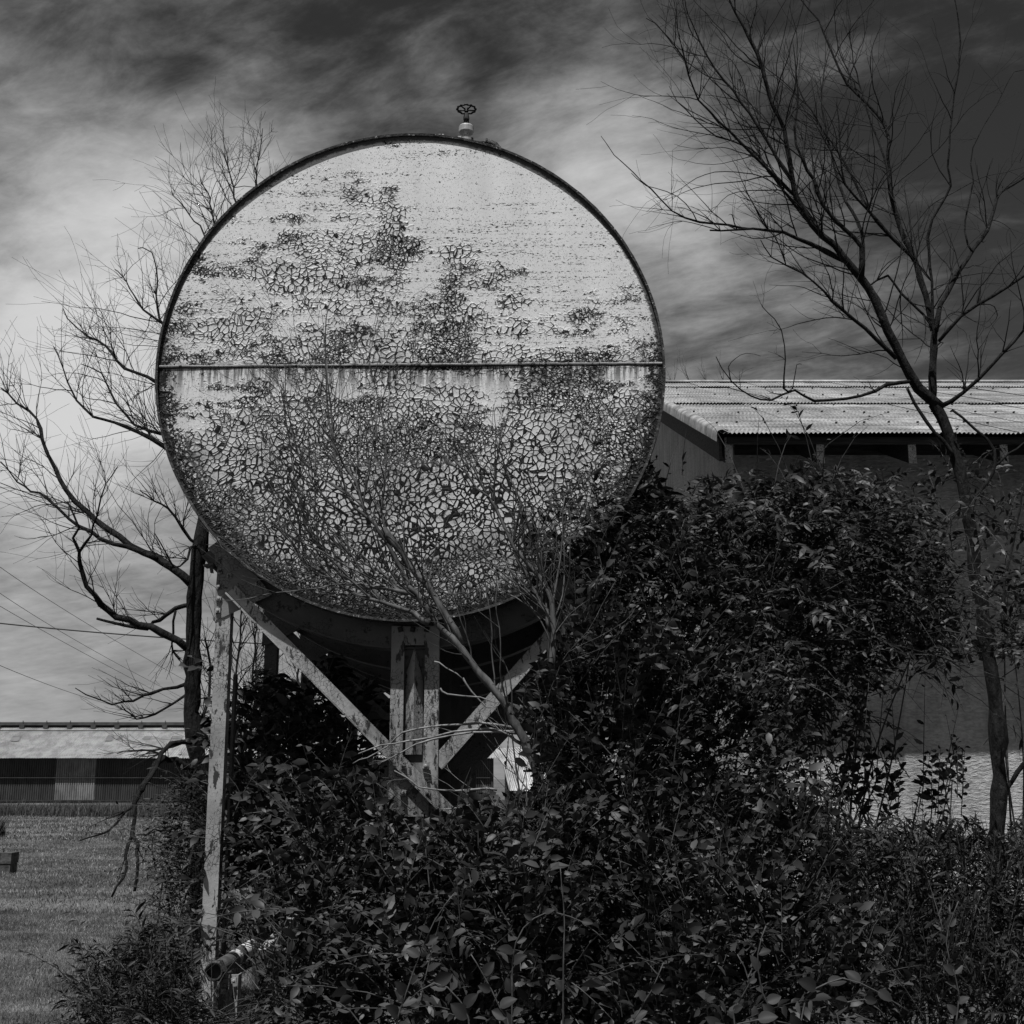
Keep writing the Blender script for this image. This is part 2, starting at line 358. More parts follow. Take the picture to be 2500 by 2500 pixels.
def npmesh(name,V,Fq,m,parent=None,kind=None):
    """V (n,3), Fq (k,3) triangles"""
    me=bpy.data.meshes.new(name); me.vertices.add(len(V)); me.vertices.foreach_set('co',V.astype(np.float32).ravel())
    k=len(Fq); me.loops.add(k*3); me.loops.foreach_set('vertex_index',Fq.astype(np.int32).ravel())
    me.polygons.add(k); me.polygons.foreach_set('loop_start',np.arange(0,3*k,3,dtype=np.int32)); me.polygons.foreach_set('loop_total',np.full(k,3,dtype=np.int32))
    me.update(calc_edges=True); return link(name,me,m,parent,kind)
rng=np.random.default_rng(7); random.seed(7)

# ---------------------------------------------------------------- ground
def hgt(x,y):
    a=max(0,min(1,(y-6)/6))*max(0,min(1,(120-y)/40))
    return a*(.016*math.sin(y*1.7+1.6*math.sin(x*.55))+.02*math.sin(y*.73+x*.31)+.02*math.sin(x*1.3+y*2.9))
ys=list(np.arange(-12,4,2.))+list(np.arange(4,30,.25))+list(np.arange(30,70,1.))+list(np.arange(70,140,7))+[150,200,400,1000,3000,7000]
xs=[-6000,-2000,-600,-200,-90,-60,-45]+list(np.arange(-35,20,.6))+[22,30,45,80,200,600,2000,6000]
g=MB(); vs=[(x,y,hgt(x,y)) for y in ys for x in xs]; nx=len(xs)
g.addm(vs,[(j*nx+i,j*nx+i+1,(j+1)*nx+i+1,(j+1)*nx+i) for j in range(len(ys)-1) for i in range(nx-1)])
go=g.build('ground',M['ground'],smooth=True); go['kind']='structure'

def blades(name,n,xr,yr,h0,h1,wd,m,dens=None,lean=.5,tris=1,keep=None):
    x=rng.uniform(xr[0],xr[1],n); y=rng.uniform(yr[0],yr[1],n)
    if keep is not None:
        k=keep(x,y); x=x[k]; y=y[k]; n=len(x)
    z=np.array([hgt(a,b) for a,b in zip(x,y)])
    h=rng.uniform(h0,h1,n)*(.6+.8*rng.random(n)); a=rng.uniform(0,2*np.pi,n); wv=wd*(.6+.8*rng.random(n))
    lx=rng.normal(0,lean,n)*h; ly=rng.normal(0,lean,n)*h
    b0=np.stack([x-np.cos(a)*wv,y-np.sin(a)*wv,z-.01],1); b1=np.stack([x+np.cos(a)*wv,y+np.sin(a)*wv,z-.01],1)
    m0=np.stack([x-np.cos(a)*wv*.7+lx*.35,y-np.sin(a)*wv*.7+ly*.35,z+h*.6],1); m1=m0+np.stack([np.cos(a)*wv*1.4,np.sin(a)*wv*1.4,0*z],1)
    t=np.stack([x+lx,y+ly,z+h],1)
    V=np.stack([b0,b1,m0,m1,t],1).reshape(-1,3); o=(np.arange(n)*5)[:,None]
    Fq=np.concatenate([o+np.array([0,1,3]),o+np.array([0,3,2]),o+np.array([2,3,4])],0)
    return npmesh(name,V,Fq,m,kind='stuff')
inview=lambda x,y:(x>-(.44*y+1))&(x<-.20*y+2.2)
blades('mown_grass',300000,(-8,0.5),(7.6,16),.012,.032,.0022,M['grass'],keep=inview)
blades('mown_grass',160000,(-17,0),(16,34),.02,.045,.006,M['grass'],keep=inview)
blades('mown_grass',60000,(-28,0),(34,57),.03,.08,.015,M['grass'],keep=inview)
blades('tall_grass',60000,(-32,4),(55.5,60.5),.15,.55,.014,M['grass_tall'],lean=.25)
blades('tall_grass',5000,(-17,-14.6),(36,38),.2,.6,.02,M['grass_tall'],lean=.25)

# ---------------------------------------------------------------- far shed on the left
SX0,SX1,SY=-46.0,-1.5,90.0
zb=at(0,1953,SY).z; ze=at(0,1843,SY).z; SR=96.4; zr=ze+.36*(SR-SY)
shed=thing('long_shed','long low shed with pale ribbed roof beyond the mown field','shed',(-24,SY,0))
f=MB(); f.box(SX0,SX1,SY-.12,SY+.2,-.3,zb); f.build('foundation',M['concrete'],shed)
f=MB(); f.box(SX1-.15,SX1,SY+.3,SR*2-SY,zb,ze)
f.addm([(SX1-.1,SY+.2,ze),(SX1-.1,2*SR-SY,ze),(SX1-.1,SR,zr)],[(0,1,2)]); f.box(SX0,SX1,SR*2-SY,SR*2-SY+.1,zb,ze); f.build('end_wall',M['shedwall'],shed)
def ribsheet(x0,x1,p0,p1,period,amp,flat=.6):
    """sheet from line p0(y,z) to p1(y,z) with ribs running between"""
    m_=MB(); n=int(round((x1-x0)/period)); d=Vector((p1[0]-p0[0],p1[1]-p0[1])).normalized(); nn=Vector((-d.y,d.x))
    if nn.x>0 : nn=-nn
    prof=[]
    for i in range(n):
        b=x0+i*period; prof+=[(b,0),(b+period*flat,0),(b+period*(flat+.08),amp),(b+period*.93,amp)]
    prof.append((x1,0))
    vs=[(x,p[0]+nn.x*a,p[1]+nn.y*a) for x,a in prof for p in (p0,p1)]
    m_.addm(vs,[(2*i,2*i+1,2*i+3,2*i+2) for i in range(len(prof)-1)]); return m_
# wall panels
lw0=at(138,1900,SY).x; lw1=at(235,1900,SY).x
pw=(lw1-lw0)/3
wm={k:ribsheet(0,pw,(0,zb),(0,ze),pw/6,-.05).mesh('wall_panel') for k in 'dl'}
for k,mm in (('d','shedwall'),('l','shedlight')): wm[k].materials.append(M[mm])
x=lw0-pw*int((lw0-SX0)/pw)
while x<SX1-pw*.5:
    kind='l' if lw0-.01<=x<lw1-.05 else 'd'
    o=bpy.data.objects.new('wall_panel',wm[kind]); C.objects.link(o); o.parent=shed; o.location=Vector((x,SY-(.04 if kind=='l' else .0)-.13,0))-WL[shed.name]
    if kind=='l': o['label']='pale ribbed wall panel'
    x+=pw
f=MB(); f.box(SX0,SX1,SY-.30,SY-.20,(zb+ze)/2-.05,(zb+ze)/2); f.build('wall_rail',M['shedwall'],shed)
f=MB(); f.box(SX0,SX1,SY-.25,SY+.2,zb-.10,zb-.01); f.build('wall_sill',M['wood_dark'],shed)
rp=1.05; ov=.75
rm=ribsheet(0,rp,(-ov,-.36*ov),(SR-SY,zr-ze),rp/6,.045,.62).mesh('roof_panel'); rm.materials.append(M['shedroof'])
x=SX0; i=0
while x<SX1+.4:
    o=bpy.data.objects.new('roof_panel',rm); C.objects.link(o); o.parent=shed; o.location=Vector((x,SY,ze+.03+.012*(i%2)))-WL[shed.name]; x+=rp; i+=1
f=MB(); f.addm([(SX0,SR,zr),(SX1,SR,zr),(SX1,2*SR-SY,ze),(SX0,2*SR-SY,ze)],[(0,1,2,3)]); f.build('back_roof',M['shedroof'],shed)
for (a,b,c,d) in [(24,52,1812,1799),(256,280,1811,1797),(285,305,1806,1797),(345,372,1808,1800),(415,450,1806,1799)]:
    q=[]
    for px,py in ((a,c),(b-6,c),(b,d),(a+9,d)):
        # where that view line meets the roof plane
        v=(1250-py)/F; s_t=(math.sin(T)+v*math.cos(T))/(math.cos(T)-v*math.sin(T)); Yq=(ze+.03-CH-.36*SY)/(s_t-.36)
        p=at(px,py,Yq); q.append((p.x,p.y-.03,p.z+.075))
    f=MB(); f.addm(q,[(0,1,2,3)]); f.build('roof_patch',M['patch'],shed)
f=MB(); f.box(SX0,SX1,SR-.9,SR+.1,zr-.05,zr+.17); f.build('ridge_vent',M['ridge_metal'],shed)
for k in range(26):
    f=MB(); xx=SX0+1+k*1.75; f.box(xx,xx+.35,SR-1.15,SR-.92,zr-.30,zr-.06); f.box(xx+.15,xx+.2,SR-.95,SR-.90,zr+.17,zr+.28); f.build('vent_bracket',M['ridge_metal'],shed)
# ridge nail rail
f=MB(); f.box(SX0,SX1,SR-1.75,SR-1.68,zr-.5,zr-.44); f.build('ridge_flashing',M['ridge_metal'],shed)
# white ribbed sheets leaning in the yard beyond the tank
hut=thing('corrugated_sheet_pile','heap of bright white ribbed sheets seen under the tank between posts and leaves','sheeting',(at(1270,1930,31).x,31,0))
for k,(A0,A1,B0,B1,Yb,Yt) in enumerate((((1243,1930),(1345,1932),(1228,1872),(1330,1880),30,31.2),((1230,1874),(1335,1884),(1206,1828),(1268,1824),31.3,33.5))):
    f=MB(); n=44; vs=[]
    for i in range(n+1):
        u=i/n
        for v in (0,.5,1):
            y=Yb+(Yt-Yb)*v; px=(A0[0]+(A1[0]-A0[0])*u)*(1-v)+(B0[0]+(B1[0]-B0[0])*u)*v; py=(A0[1]+(A1[1]-A0[1])*u)*(1-v)+(B0[1]+(B1[1]-B0[1])*u)*v
            q=at(px,py,y); vs.append((q.x,y-(.13 if (i%4) in (1,2) else 0),q.z))
    f.addm(vs,[(i*3+j,(i+1)*3+j,(i+1)*3+j+1,i*3+j+1) for i in range(n) for j in range(2)]); f.build('sheet',M['hut'],hut)
    q=at((A0[0]+A1[0])/2,A0[1],Yb+.5); f=MB(); f.box(q.x-.5,q.x+.5,Yb+.2,Yb+.3,0,max(.1,q.z-.02)); f.build('trestle',M['wood_dark'],hut)
# concrete block
b0=at(-45,2134,22.6); b1=at(23,2134,22.6)
blk=thing('concrete_block','squat weathered concrete block with an iron pin standing in the mown field','concrete block',(b0.x+.3,22.9,0))
f=MB(); zt=at(10,2082,22.6).z
f.box(b0.x,b1.x,22.6,22.92,-.1,zt*.5-.004); f.build('lower_course',M['concrete'],blk)
f=MB(); f.box(b0.x-.01,b1.x+.012,22.59,22.94,zt*.5,zt); f.build('upper_course',M['concrete'],blk)
f=MB(); p=at(8,2082,22.75); f.tube([(p.x,22.75,zt-.02),(p.x+.01,22.75,zt+.06)],.010,6); f.tube([(p.x-.02,22.75,zt+.06),(p.x+.02,22.75,zt+.06)],.009,6); f.build('pin',M['wire'],blk)

# ---------------------------------------------------------------- building on the right
WY,EY,RY=18.6,17.0,29.4; EZ=at(1755,1056,EY).z; SL=(at(1800,941,RY).z-EZ)/(RY-EY)
BX0,BX1=3.32,19.0; GX=at(1757,1056,EY).x
roofz=lambda y: EZ+SL*(y-EY)
bl_=thing('plastered_warehouse','plastered warehouse with corrugated roof and exposed rafter tails on the right behind the shrubs','warehouse',((BX0+BX1)/2,WY,0))
f=MB(); f.box(BX0,BX1,WY,WY+.25,-.2,roofz(WY)-.10); f.build('front_wall',M['plaster'],bl_)
f=MB(); x0,x1=BX0,BX0+.25
pp=[(WY+.25,-.2),(41,-.2),(41,roofz(WY)-.2),(RY,roofz(RY)-.3),(WY+.25,roofz(WY+.25)-.12)]
n=len(pp); f.addm([(x0,a,b) for a,b in pp]+[(x1,a,b) for a,b in pp],[tuple(range(n)),tuple(range(2*n-1,n-1,-1))]+[(i,n+i,n+(i+1)%n,(i+1)%n) for i in range(n)]); f.build('gable_wall',M['plaster'],bl_)
for k in range(3):
    f=MB(); f.box(BX0+.02,BX1,WY-.03-.004*k,WY-.002,at(2000,1112,WY).z+.13*k+.004,at(2000,1112,WY).z+.13*(k+1)); f.build('wall_board',M['wood_dark'],bl_)
# soffit boards lying on the rafters
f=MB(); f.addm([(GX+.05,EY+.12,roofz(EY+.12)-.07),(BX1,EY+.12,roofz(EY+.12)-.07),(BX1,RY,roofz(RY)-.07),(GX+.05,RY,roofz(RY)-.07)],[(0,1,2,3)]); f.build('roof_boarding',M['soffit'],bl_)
f=MB(); f.box(GX+.12,BX1,EY+.10,EY+.14,roofz(EY+.1)-.17,roofz(EY+.1)-.075); f.build('fascia',M['wood_dark'],bl_)
rx=at(1770,1100,EY+.16).x
rk=0
while rx<BX1-.5:
    f=MB(); y0,y1=EY+.16,WY-.05; xx=rx; t0=roofz(y0)-.085; t1=roofz(y1)-.085; hh=.37
    f.addm([(xx,y0,t0-hh),(xx+.095,y0,t0-hh),(xx+.095,y0,t0),(xx,y0,t0)]+[(xx,y1,t1-hh),(xx+.095,y1,t1-hh),(xx+.095,y1,t1),(xx,y1,t1)],
           [(0,1,2,3),(7,6,5,4),(0,4,5,1),(1,5,6,2),(3,2,6,7),(0,3,7,4)])
    ob=f.build('rafter',M['wood_dark'],bl_)
    f=MB(); f.box(xx-.005,xx+.10,y0-.025,y0-.002,t0-hh-.005,t0-.005); f.build('rafter_end',M['wood_pale'],ob)
    rx+=1.27; rk+=1
# corrugated roof sheets
per=.062; nw=11; sw=per*nw
def corr(L,curl=0):
    m_=MB(); k=6; n=nw*k; dl=math.hypot(1,SL); vs=[]
    for i in range(n+1+k//2):
        xx=i*per/k; a=.012*math.cos(2*math.pi*i/k)
        for t in (0,L): vs.append((xx,t/dl-a*SL/dl,t*SL/dl+a/dl))
    m_.addm(vs,[(2*i,2*i+2,2*i+3,2*i+1) for i in range(len(vs)//2-1)])
    # turned-down cut edge so the lap shows its thickness
    return m_
dl=math.hypot(1,SL)
rows=[(EY-.10,22.85),(22.6,27.95),(27.7,RY)]
for r_i,(ya,yb) in enumerate(rows):
    me=corr((yb-ya)*dl).mesh('roof_sheet',True); me.materials.append(M['roof'])
    so=me
    x=GX; i=0
    while x<BX1:
        o=bpy.data.objects.new('roof_sheet',me); C.objects.link(o); o.parent=bl_
        o.location=Vector((x,ya+random.uniform(-.02,.02),roofz(ya)+.03*r_i+random.uniform(0,.008)+(.003 if i%2 else 0)))-WL[bl_.name]
        o.rotation_euler=(random.uniform(-.0015,.0005),0,random.uniform(-.002,.002)); x+=sw-.004; i+=1
f=MB(); f.addm([(GX,RY,roofz(RY)),(BX1,RY,roofz(RY)),(BX1,2*RY-WY,roofz(WY)),(GX,2*RY-WY,roofz(WY))],[(0,1,2,3)]); f.build('back_roof',M['roof'],bl_)
f=MB(); f.box(-.012,.012,-.012,.012,0,.014); sme=f.mesh('roof_screw'); sme.materials.append(M['screw'])
for yy in (18.2,20.3,22.2,24.6,26.9):
    x=GX+.15
    while x<BX1-4:
        if random.random()<.8:
            o=bpy.data.objects.new('roof_screw',sme); C.objects.link(o); o.parent=bl_; o.location=Vector((x+random.uniform(-.02,.02),yy+random.uniform(-.03,.03),roofz(yy)+.035+(.03 if yy>22.7 else 0)))-WL[bl_.name]; o.scale=(1.2,1.6,1.4)
        x+=per*random.choice((5,6,7))
f=MB()
k=10; vs=[]
for i in range(k+1):
    a=math.pi*(i/k); 
    for xx in (GX-.05,BX1): vs.append((xx,RY-.12*math.cos(a)*1.1,roofz(RY)+.06+.07*math.sin(a)))
f.addm(vs,[(2*i,2*i+1,2*i+3,2*i+2) for i in range(k)]); f.build('ridge_cap',M['roof'],bl_,True)
# verge cap rolled over the gable edge, under it the barge board
f=MB(); vs=[]; k=8; ny=26
for j in range(ny+1):
    yy=EY-.11+(RY-EY)*j/ny
    for i in range(k+1):
        a=R_(20+160*i/k); vs.append((GX+.03+.085*math.cos(a),yy,roofz(yy)+.0+.06*math.sin(a)+random.uniform(-.004,.004)))
    vs.append((GX-.062,yy,roofz(yy)-.12))
k2=k+2
f.addm(vs,[(j*k2+i,j*k2+i+1,(j+1)*k2+i+1,(j+1)*k2+i) for j in range(ny) for i in range(k2-1)]); f.build('verge_cap',M['roof'],bl_,True)
f=MB(); f.addm([(a,y,roofz(y)+h) for a in (GX+.0,GX+.04) for y,h in ((EY+.1,-.42),(RY,-.42),(RY,-.09),(EY+.1,-.09))],[(0,1,2,3),(7,6,5,4),(0,4,5,1),(3,2,6,7),(0,3,7,4),(1,5,6,2)]); f.build('barge_board',M['wood_dark'],bl_)
for k in range(5):
    yy=EY+1.5+k*2.4; f=MB(); f.box(GX+.04,BX0+.1,yy,yy+.1,roofz(yy)-.30,roofz(yy)-.10); f.build('purlin',M['wood_dark'],bl_)

# ---------------------------------------------------------------- the tank
TX,TY,TZ,TR,TL=-.705,8.5,4.396,1.77,10.4
tank=thing('storage_tank','huge horizontal steel tank with white crackled paint on its round end standing on bolted posts','storage tank',(TX,TY,0))
def disc(z0,z1,name):
    # half disc between heights z0..z1 as a fan grid, slightly dished
    m_=MB(); nz=28; nx_=60; r=TR-.012; vs=[]
    for j in range(nz+1):
        if z0>0: zz=z0+(r-z0)*math.sin(math.pi/2*j/nz)
        else: zz=z1+(-r-z1)*math.sin(math.pi/2*j/nz)
        hw=math.sqrt(max(0,r*r-zz*zz))
        for i in range(nx_+1):
            xx=-hw+2*hw*i/nx_; q=(xx*xx+zz*zz)/(r*r)
            vs.append((xx,-.006*(1-q)+.004*math.sin(xx*3.1+1)*math.cos(zz*2.3),zz))
    W=nx_+1; fs=[(j*W+i,j*W+i+1,(j+1)*W+i+1,(j+1)*W+i) for j in range(nz) for i in range(nx_)]
    if z0<=0: fs=[q[::-1] for q in fs]
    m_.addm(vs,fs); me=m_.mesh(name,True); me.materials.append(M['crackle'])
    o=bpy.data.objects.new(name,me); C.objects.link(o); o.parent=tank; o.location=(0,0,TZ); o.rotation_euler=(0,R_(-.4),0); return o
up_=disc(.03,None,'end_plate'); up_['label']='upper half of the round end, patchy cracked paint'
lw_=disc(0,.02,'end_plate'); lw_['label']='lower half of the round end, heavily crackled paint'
sm_=MB()
pts=[(-TR+.02+i*(2*TR-.04)/60,-.008*(1-((-TR+i*2*TR/60)/TR)**2)-.002,.025+random.uniform(-.002,.002)) for i in range(61)]
sm_.tube(pts,.008,6); o=sm_.build('weld_seam',M['post']); o.parent=tank; o.location=(0,0,TZ); o.rotation_euler=(0,R_(-.4),0)
sm_=MB(); sm_.tube([(p[0],p[1]+.004,p[2]-.010) for p in pts],.006,6); o=sm_.build('seam_gap',M['rust_dark']); o.parent=tank; o.location=(0,0,TZ); o.rotation_euler=(0,R_(-.4),0)
def ring(prof,name,m,n=160,jit=0.0,smooth=False):
    """closed profile of (radius,y) swept round the tank"""
    m_=MB(); k=len(prof); vs=[]
    for i in range(n):
        a=2*math.pi*i/n
        for r,y in prof:
            rj=r+random.uniform(-jit,jit); vs.append((TX+rj*math.cos(a),TY+y,TZ+rj*math.sin(a)))
    m_.addm(vs,[(i*k+j,i*k+(j+1)%k,((i+1)%n)*k+(j+1)%k,((i+1)%n)*k+j) for i in range(n) for j in range(k)])
    return m_.build(name,m,tank,smooth)
ring([(TR-.016,-.022),(TR,-.024),(TR,.03),(TR-.016,.03)],'rim',M['shelledge'],220,.0014)
ring([(TR-.012,.032),(TR+.006,.035),(TR+.006,.085),(TR-.012,.085)],'backing_ring',M['rust_dark'],160)
m_=MB(); m_.lathe((TX,TY,TZ),[(TR-.02,.03),(TR-.02,TL)],96,'Y',False); m_.build('shell',M['shell'],tank,True)
m_=MB(); m_.lathe((TX,TY,TZ),[(TR-.02,TL),(TR*.5,TL+.06),(.001,TL+.07)],96,'Y',False); m_.build('back_plate',M['shell'],tank,True)
for yy in (1.5,3.0,4.5,6.0,7.5,9.0): ring([(TR-.03,yy),(TR+.0,yy),(TR+.0,yy+.05),(TR-.03,yy+.05)],'shell_band',M['rust_dark'],96)
# blobs of weld and grit along the rim
def bolt(parent,x,z,y,s=.018,m='post',d=.016):
    f=MB(); a=random.uniform(-.3,.3); c_,s_=math.cos(a),math.sin(a)
    q=[(x+(u*c_-w_*s_)*s,z+(u*s_+w_*c_)*s) for u,w_ in ((-1,-1),(1,-1),(1,1),(-1,1))]
    f.plate(q,y-d,y); f.lathe((x,y,z),[(s*.62,-d),(s*.62,-d*1.9),(s*.3,-d*2.0)],8,'Y'); return f.build('bolt',M[m],parent)
FP=8.65                                   # plane of the first support frame
def PZ(px,py,Y=FP): p=at(px,py,Y); return (p.x,p.z)
# left post: angle iron
lx0=-2.012; lx1=lx0+.098
f=MB(); f.box(lx0,lx1,FP,FP+.010,-.1,3.02); f.box(lx1-.010,lx1,FP+.010,FP+.10,-.1,3.02); pl_=f.build('post',M['post'],tank)
f=MB(); f.box(lx1+.008,lx1+.026,FP+.13,FP+.20,-.1,2.3); f.build('post',M['post2'],tank)
# gusset plate, cut to the curve of the shell
def arcpts(r,a0,a1,n=12): return [(TX+r*math.cos(R_(a0+(a1-a0)*i/n)),TZ+r*math.sin(R_(a0+(a1-a0)*i/n))) for i in range(n+1)]
gp=[PZ(520,1516),PZ(545,1507),PZ(662,1450)]+arcpts(TR-.03,244-17,219,8)[::1]+[(lx0,at(520,1330,FP).z)]
gp=[PZ(521,1516),PZ(548,1506),PZ(664,1452)]+arcpts(TR-.03,228,219,6)+[(lx0-.0,at(520,1345,FP).z)]
f=MB(); f.plate(gp,FP-.008,FP-.001); gu=f.build('gusset_plate',M['gusset'],tank)
for px,py,m_k in ((537,1395,'post'),(534,1432,'post'),(534,1461,'post'),(532,1490,'post'),(567,1435,'gusset'),(588,1457,'gusset'),(628,1425,'post'),(560,1405,'post')):
    p=at(px,py,FP-.020); bolt(gu,p.x,p.z,FP-.008,.016,m_k)
f=MB(); f.plate([PZ(505,1338),PZ(524,1355),PZ(524,1378),PZ(532,1395),PZ(545,1350),PZ(528,1322)],FP+.012,FP+.13); f.build('saddle_end',M['gusset'],tank)
f=MB(); f.plate([PZ(498,1379),PZ(523,1376),PZ(523,1381),PZ(499,1384)],FP-.03,FP+.08); f.plate([PZ(512,1383),PZ(520,1383),PZ(522,1400),PZ(514,1399)],FP-.01,FP+.0); f.build('bracket',M['post2'],tank)
# saddle: curved channel under the shell
def saddle(y,m_='post2',name='saddle'):
    f=MB(); A=arcpts(TR-.01,222,318,40); B=arcpts(TR+.15,222,318,40); k=len(A)
    vs=[(a[0],y,a[1]) for a in A]+[(b[0],y,b[1]) for b in B]+[(a[0],y+.012,a[1]) for a in A]+[(b[0],y+.012,b[1]) for b in B]
    fs=[]
    for i in range(k-1): fs+=[(i,k+i,k+i+1,i+1),(2*k+i,2*k+i+1,3*k+i+1,3*k+i),(k+i,3*k+i,3*k+i+1,k+i+1)]
    f.addm(vs,fs)
    A=B; B=arcpts(TR+.162,222,318,40); vs=[(a[0],y-.02,a[1]) for a in A]+[(b[0],y-.02,b[1]) for b in B]+[(a[0],y+.2,a[1]) for a in A]+[(b[0],y+.2,b[1]) for b in B]
    fs=[]
    for i in range(k-1): fs+=[(i,k+i,k+i+1,i+1),(2*k+i,2*k+i+1,3*k+i+1,3*k+i),(k+i,3*k+i,3*k+i+1,k+i+1),(i,i+1,2*k+i+1,2*k+i)]
    f.addm(vs,fs); return f.build(name,M[m_],tank)
saddle(FP+.05)
# centre post: two channels, a web and a folded stiffener
cz=2.60
f=MB(); (xa,_),(xb,_),(xc_,_),(xd,_)=PZ(953,1700),PZ(985,1700),PZ(1036,1700),PZ(1071,1700)
ztop=at(1010,1528,FP).z
f.box(xa,xb,FP,FP+.012,-.1,ztop); f.box(xb-.012,xb,FP+.012,FP+.09,-.1,ztop); f.box(xa,xa+.012,FP+.012,FP+.09,-.1,ztop); cp=f.build('post',M['post'],tank)
f=MB(); f.box(xc_,xd,FP,FP+.012,-.1,ztop); f.box(xc_,xc_+.012,FP+.012,FP+.09,-.1,ztop); f.box(xd-.012,xd,FP+.012,FP+.09,-.1,ztop); f.build('post',M['post'],tank)
f=MB(); f.box(xb,xc_,FP+.055,FP+.07,-.1,ztop-.02); f.build('web_plate',M['post2'],tank)
zt1=at(1010,1575,FP).z; f=MB(); f.box(xb+.001,xc_-.001,FP-.002,FP+.012,zt1,ztop-.004); tp=f.build('cap_plate',M['post'],tank)
for px in (978,1008,1042): p=at(px,1537,FP); bolt(tp,p.x,p.z,FP-.002,.017,'rust_dark')
zb1=at(1010,1842,FP).z; zm=at(1010,1645,FP).z; za=at(1010,1578,FP).z; xr_=at(1011,1700,FP).x
xl=xb+.010; xrr=xc_-.012
f=MB(); f.addm([(xr_,FP+.02,za),(xl,FP+.045,zm),(xr_,FP-.02,zm),(xrr,FP+.045,zm-.05),(xl,FP+.045,zb1),(xr_,FP-.02,zb1),(xrr,FP+.045,zb1)],
   [(0,1,2),(1,4,5,2),(0,2,3),(2,5,6,3),(4,6,5)]); f.build('stiffener',M['post'],tank)
zq=at(1010,1955,FP).z
f=MB(); f.box(xb-.05,xc_+.04,FP-.028,FP-.018,zq-.1,at(1010,1862,FP).z); bp=f.build('gusset_plate',M['gusset'],tank)
for px,py in ((985,1870),(1040,1870),(985,1935),(1043,1935)): p=at(px,py,FP-.03); bolt(bp,p.x,p.z,FP-.028,.019,'post',.03)
# braces
def brace(a,b,w_,y,m_='post',name='brace'):
    f=MB(); f.bar(a,b,w_,y,y+.010); A=Vector(a);B=Vector(b); d=(B-A).normalized(); q=Vector((-d.y,d.x))
    if q.y>0: q=-q
    # the outstanding leg of the angle
    f.bar(A+q*(w_/2-.005),B+q*(w_/2-.005),.010,y-.05,y-.0005); return f.build(name,M[m_],tank)
l1=brace(PZ(566,1441),PZ(1100,1985),.086,FP-.030); 
f=brace(PZ(1066,1866),PZ(1450,1432),.10,FP+.014)
# right post and its gusset (mostly in the shrubs)
rx1=2*TX-lx0; f=MB(); f.box(rx1-.098,rx1,FP,FP+.010,-.1,3.02); f.box(rx1-.098,rx1-.088,FP+.01,FP+.10,-.1,3.02); f.build('post',M['post2'],tank)
gq=[(2*TX-a,b) for a,b in gp][::-1]; f=MB(); f.plate(gq,FP-.014,FP-.002); gr=f.build('gusset_plate',M['gusset'],tank)
for px,py in ((1484,1472),(1450,1438),(1470,1430)): p=at(px,py,FP-.020); bolt(gr,p.x,p.z,FP-.008,.017,'post')
# frames further back
fr=MB(); y=0
fr.box(lx0,lx0+.10,0,.012,-.1,3.0); fr.box(lx0+.088,lx0+.10,.012,.11,-.1,3.0); fr.box(rx1-.1,rx1,0,.012,-.1,3.0); fr.box(rx1-.1,rx1-.088,.012,.11,-.1,3.0)
fr.box(xa,xd,0,.012,-.1,2.62); fr.box((xa+xd)/2-.006,(xa+xd)/2+.006,-.08,0,-.1,2.62)
fr.bar(PZ(555,1445),PZ(1010,1885),.10,-.014,-.002); fr.bar(PZ(1015,1890),PZ(1450,1432),.10,-.030,-.017)
gg=[(a,b) for a,b in gp]; fr.plate(gg,-.045,-.032); fr.plate(gq,-.046,-.033)
fm=fr.mesh('support_frame'); fm.materials.append(M['post2'])
for yy in (FP+1.75,FP+3.6,FP+5.4,FP+7.3,FP+9.2):
    o=bpy.data.objects.new('support_frame',fm); C.objects.link(o); o.parent=tank; o.location=Vector((0,yy,0))-WL[tank.name]
    saddle(yy+.03)
# lower fittings: open pipe running along the tank, its bracket and a flat tie
pv=thing('open_pipe','open steel pipe with hex collar and flaking white bands low by the left post','pipe',(at(522,2372,7.5).x,7.5,0))
c0=at(522,2372,7.5); pdir=Vector((0,1,0)); f=MB()
f.lathe((c0.x,7.5,c0.z),[(.046,.05),(.046,1.5)],24,'Y'); f.build('pipe_body',simple('pipe_paint',.05,.12,8,.5),pv)
pm=simple('pipe_white_band',.5,.7,8,.5,spots=(16,.55,.05))
for y0,y1 in ((7.98,8.08),(8.22,8.62)):
    f=MB(); f.lathe((c0.x,0,c0.z),[(.0472,y0),(.0472,y1)],24,'Y',False); f.build('paint_band',pm,pv,True)
f=MB(); f.lathe((c0.x,7.5,c0.z),[(.044,.12),(.040,.0),(.048,-.002),(.052,.004)],28,'Y',False); f.lathe((c0.x,7.5,c0.z),[(.052,.004),(.061,.012),(.061,.07),(.05,.075)],6,'Y',False); f.build('collar',M['shelledge'],pv)
f=MB(); f.lathe((c0.x,7.5,c0.z),[(.0405,.001),(.0405,.5),(.001,.51)],24,'Y',False); f.build('bore',M['wheel'],pv)  # near-black lining: shade inside the open pipe end put into its colour
f=MB(); a=at(562,2400,7.75); f.box(a.x-.0,a.x+.05,7.72,7.73,-.1,c0.z-.047); f.box(a.x+.0495,a.x+.055,7.70,7.80,-.1,c0.z-.047); f.plate([(c0.x-.01,c0.z-.05),(c0.x-.0,c0.z-.15),(a.x-.001,c0.z-.22),(a.x-.001,c0.z-.05)],7.70,7.71); st=f.build('stand',M['post'],pv)
for px,py in ((546,2420),(572,2393)): p=at(px,py,7.7); bolt(st,p.x,p.z,7.70,.014,'steel_pale')
f=MB(); a=at(690,2275,8.3); 
f.tube([at(640,2330,8.2),at(735,2225,8.8)],.04,4); f.build('tie_bar',M['post'],pv)
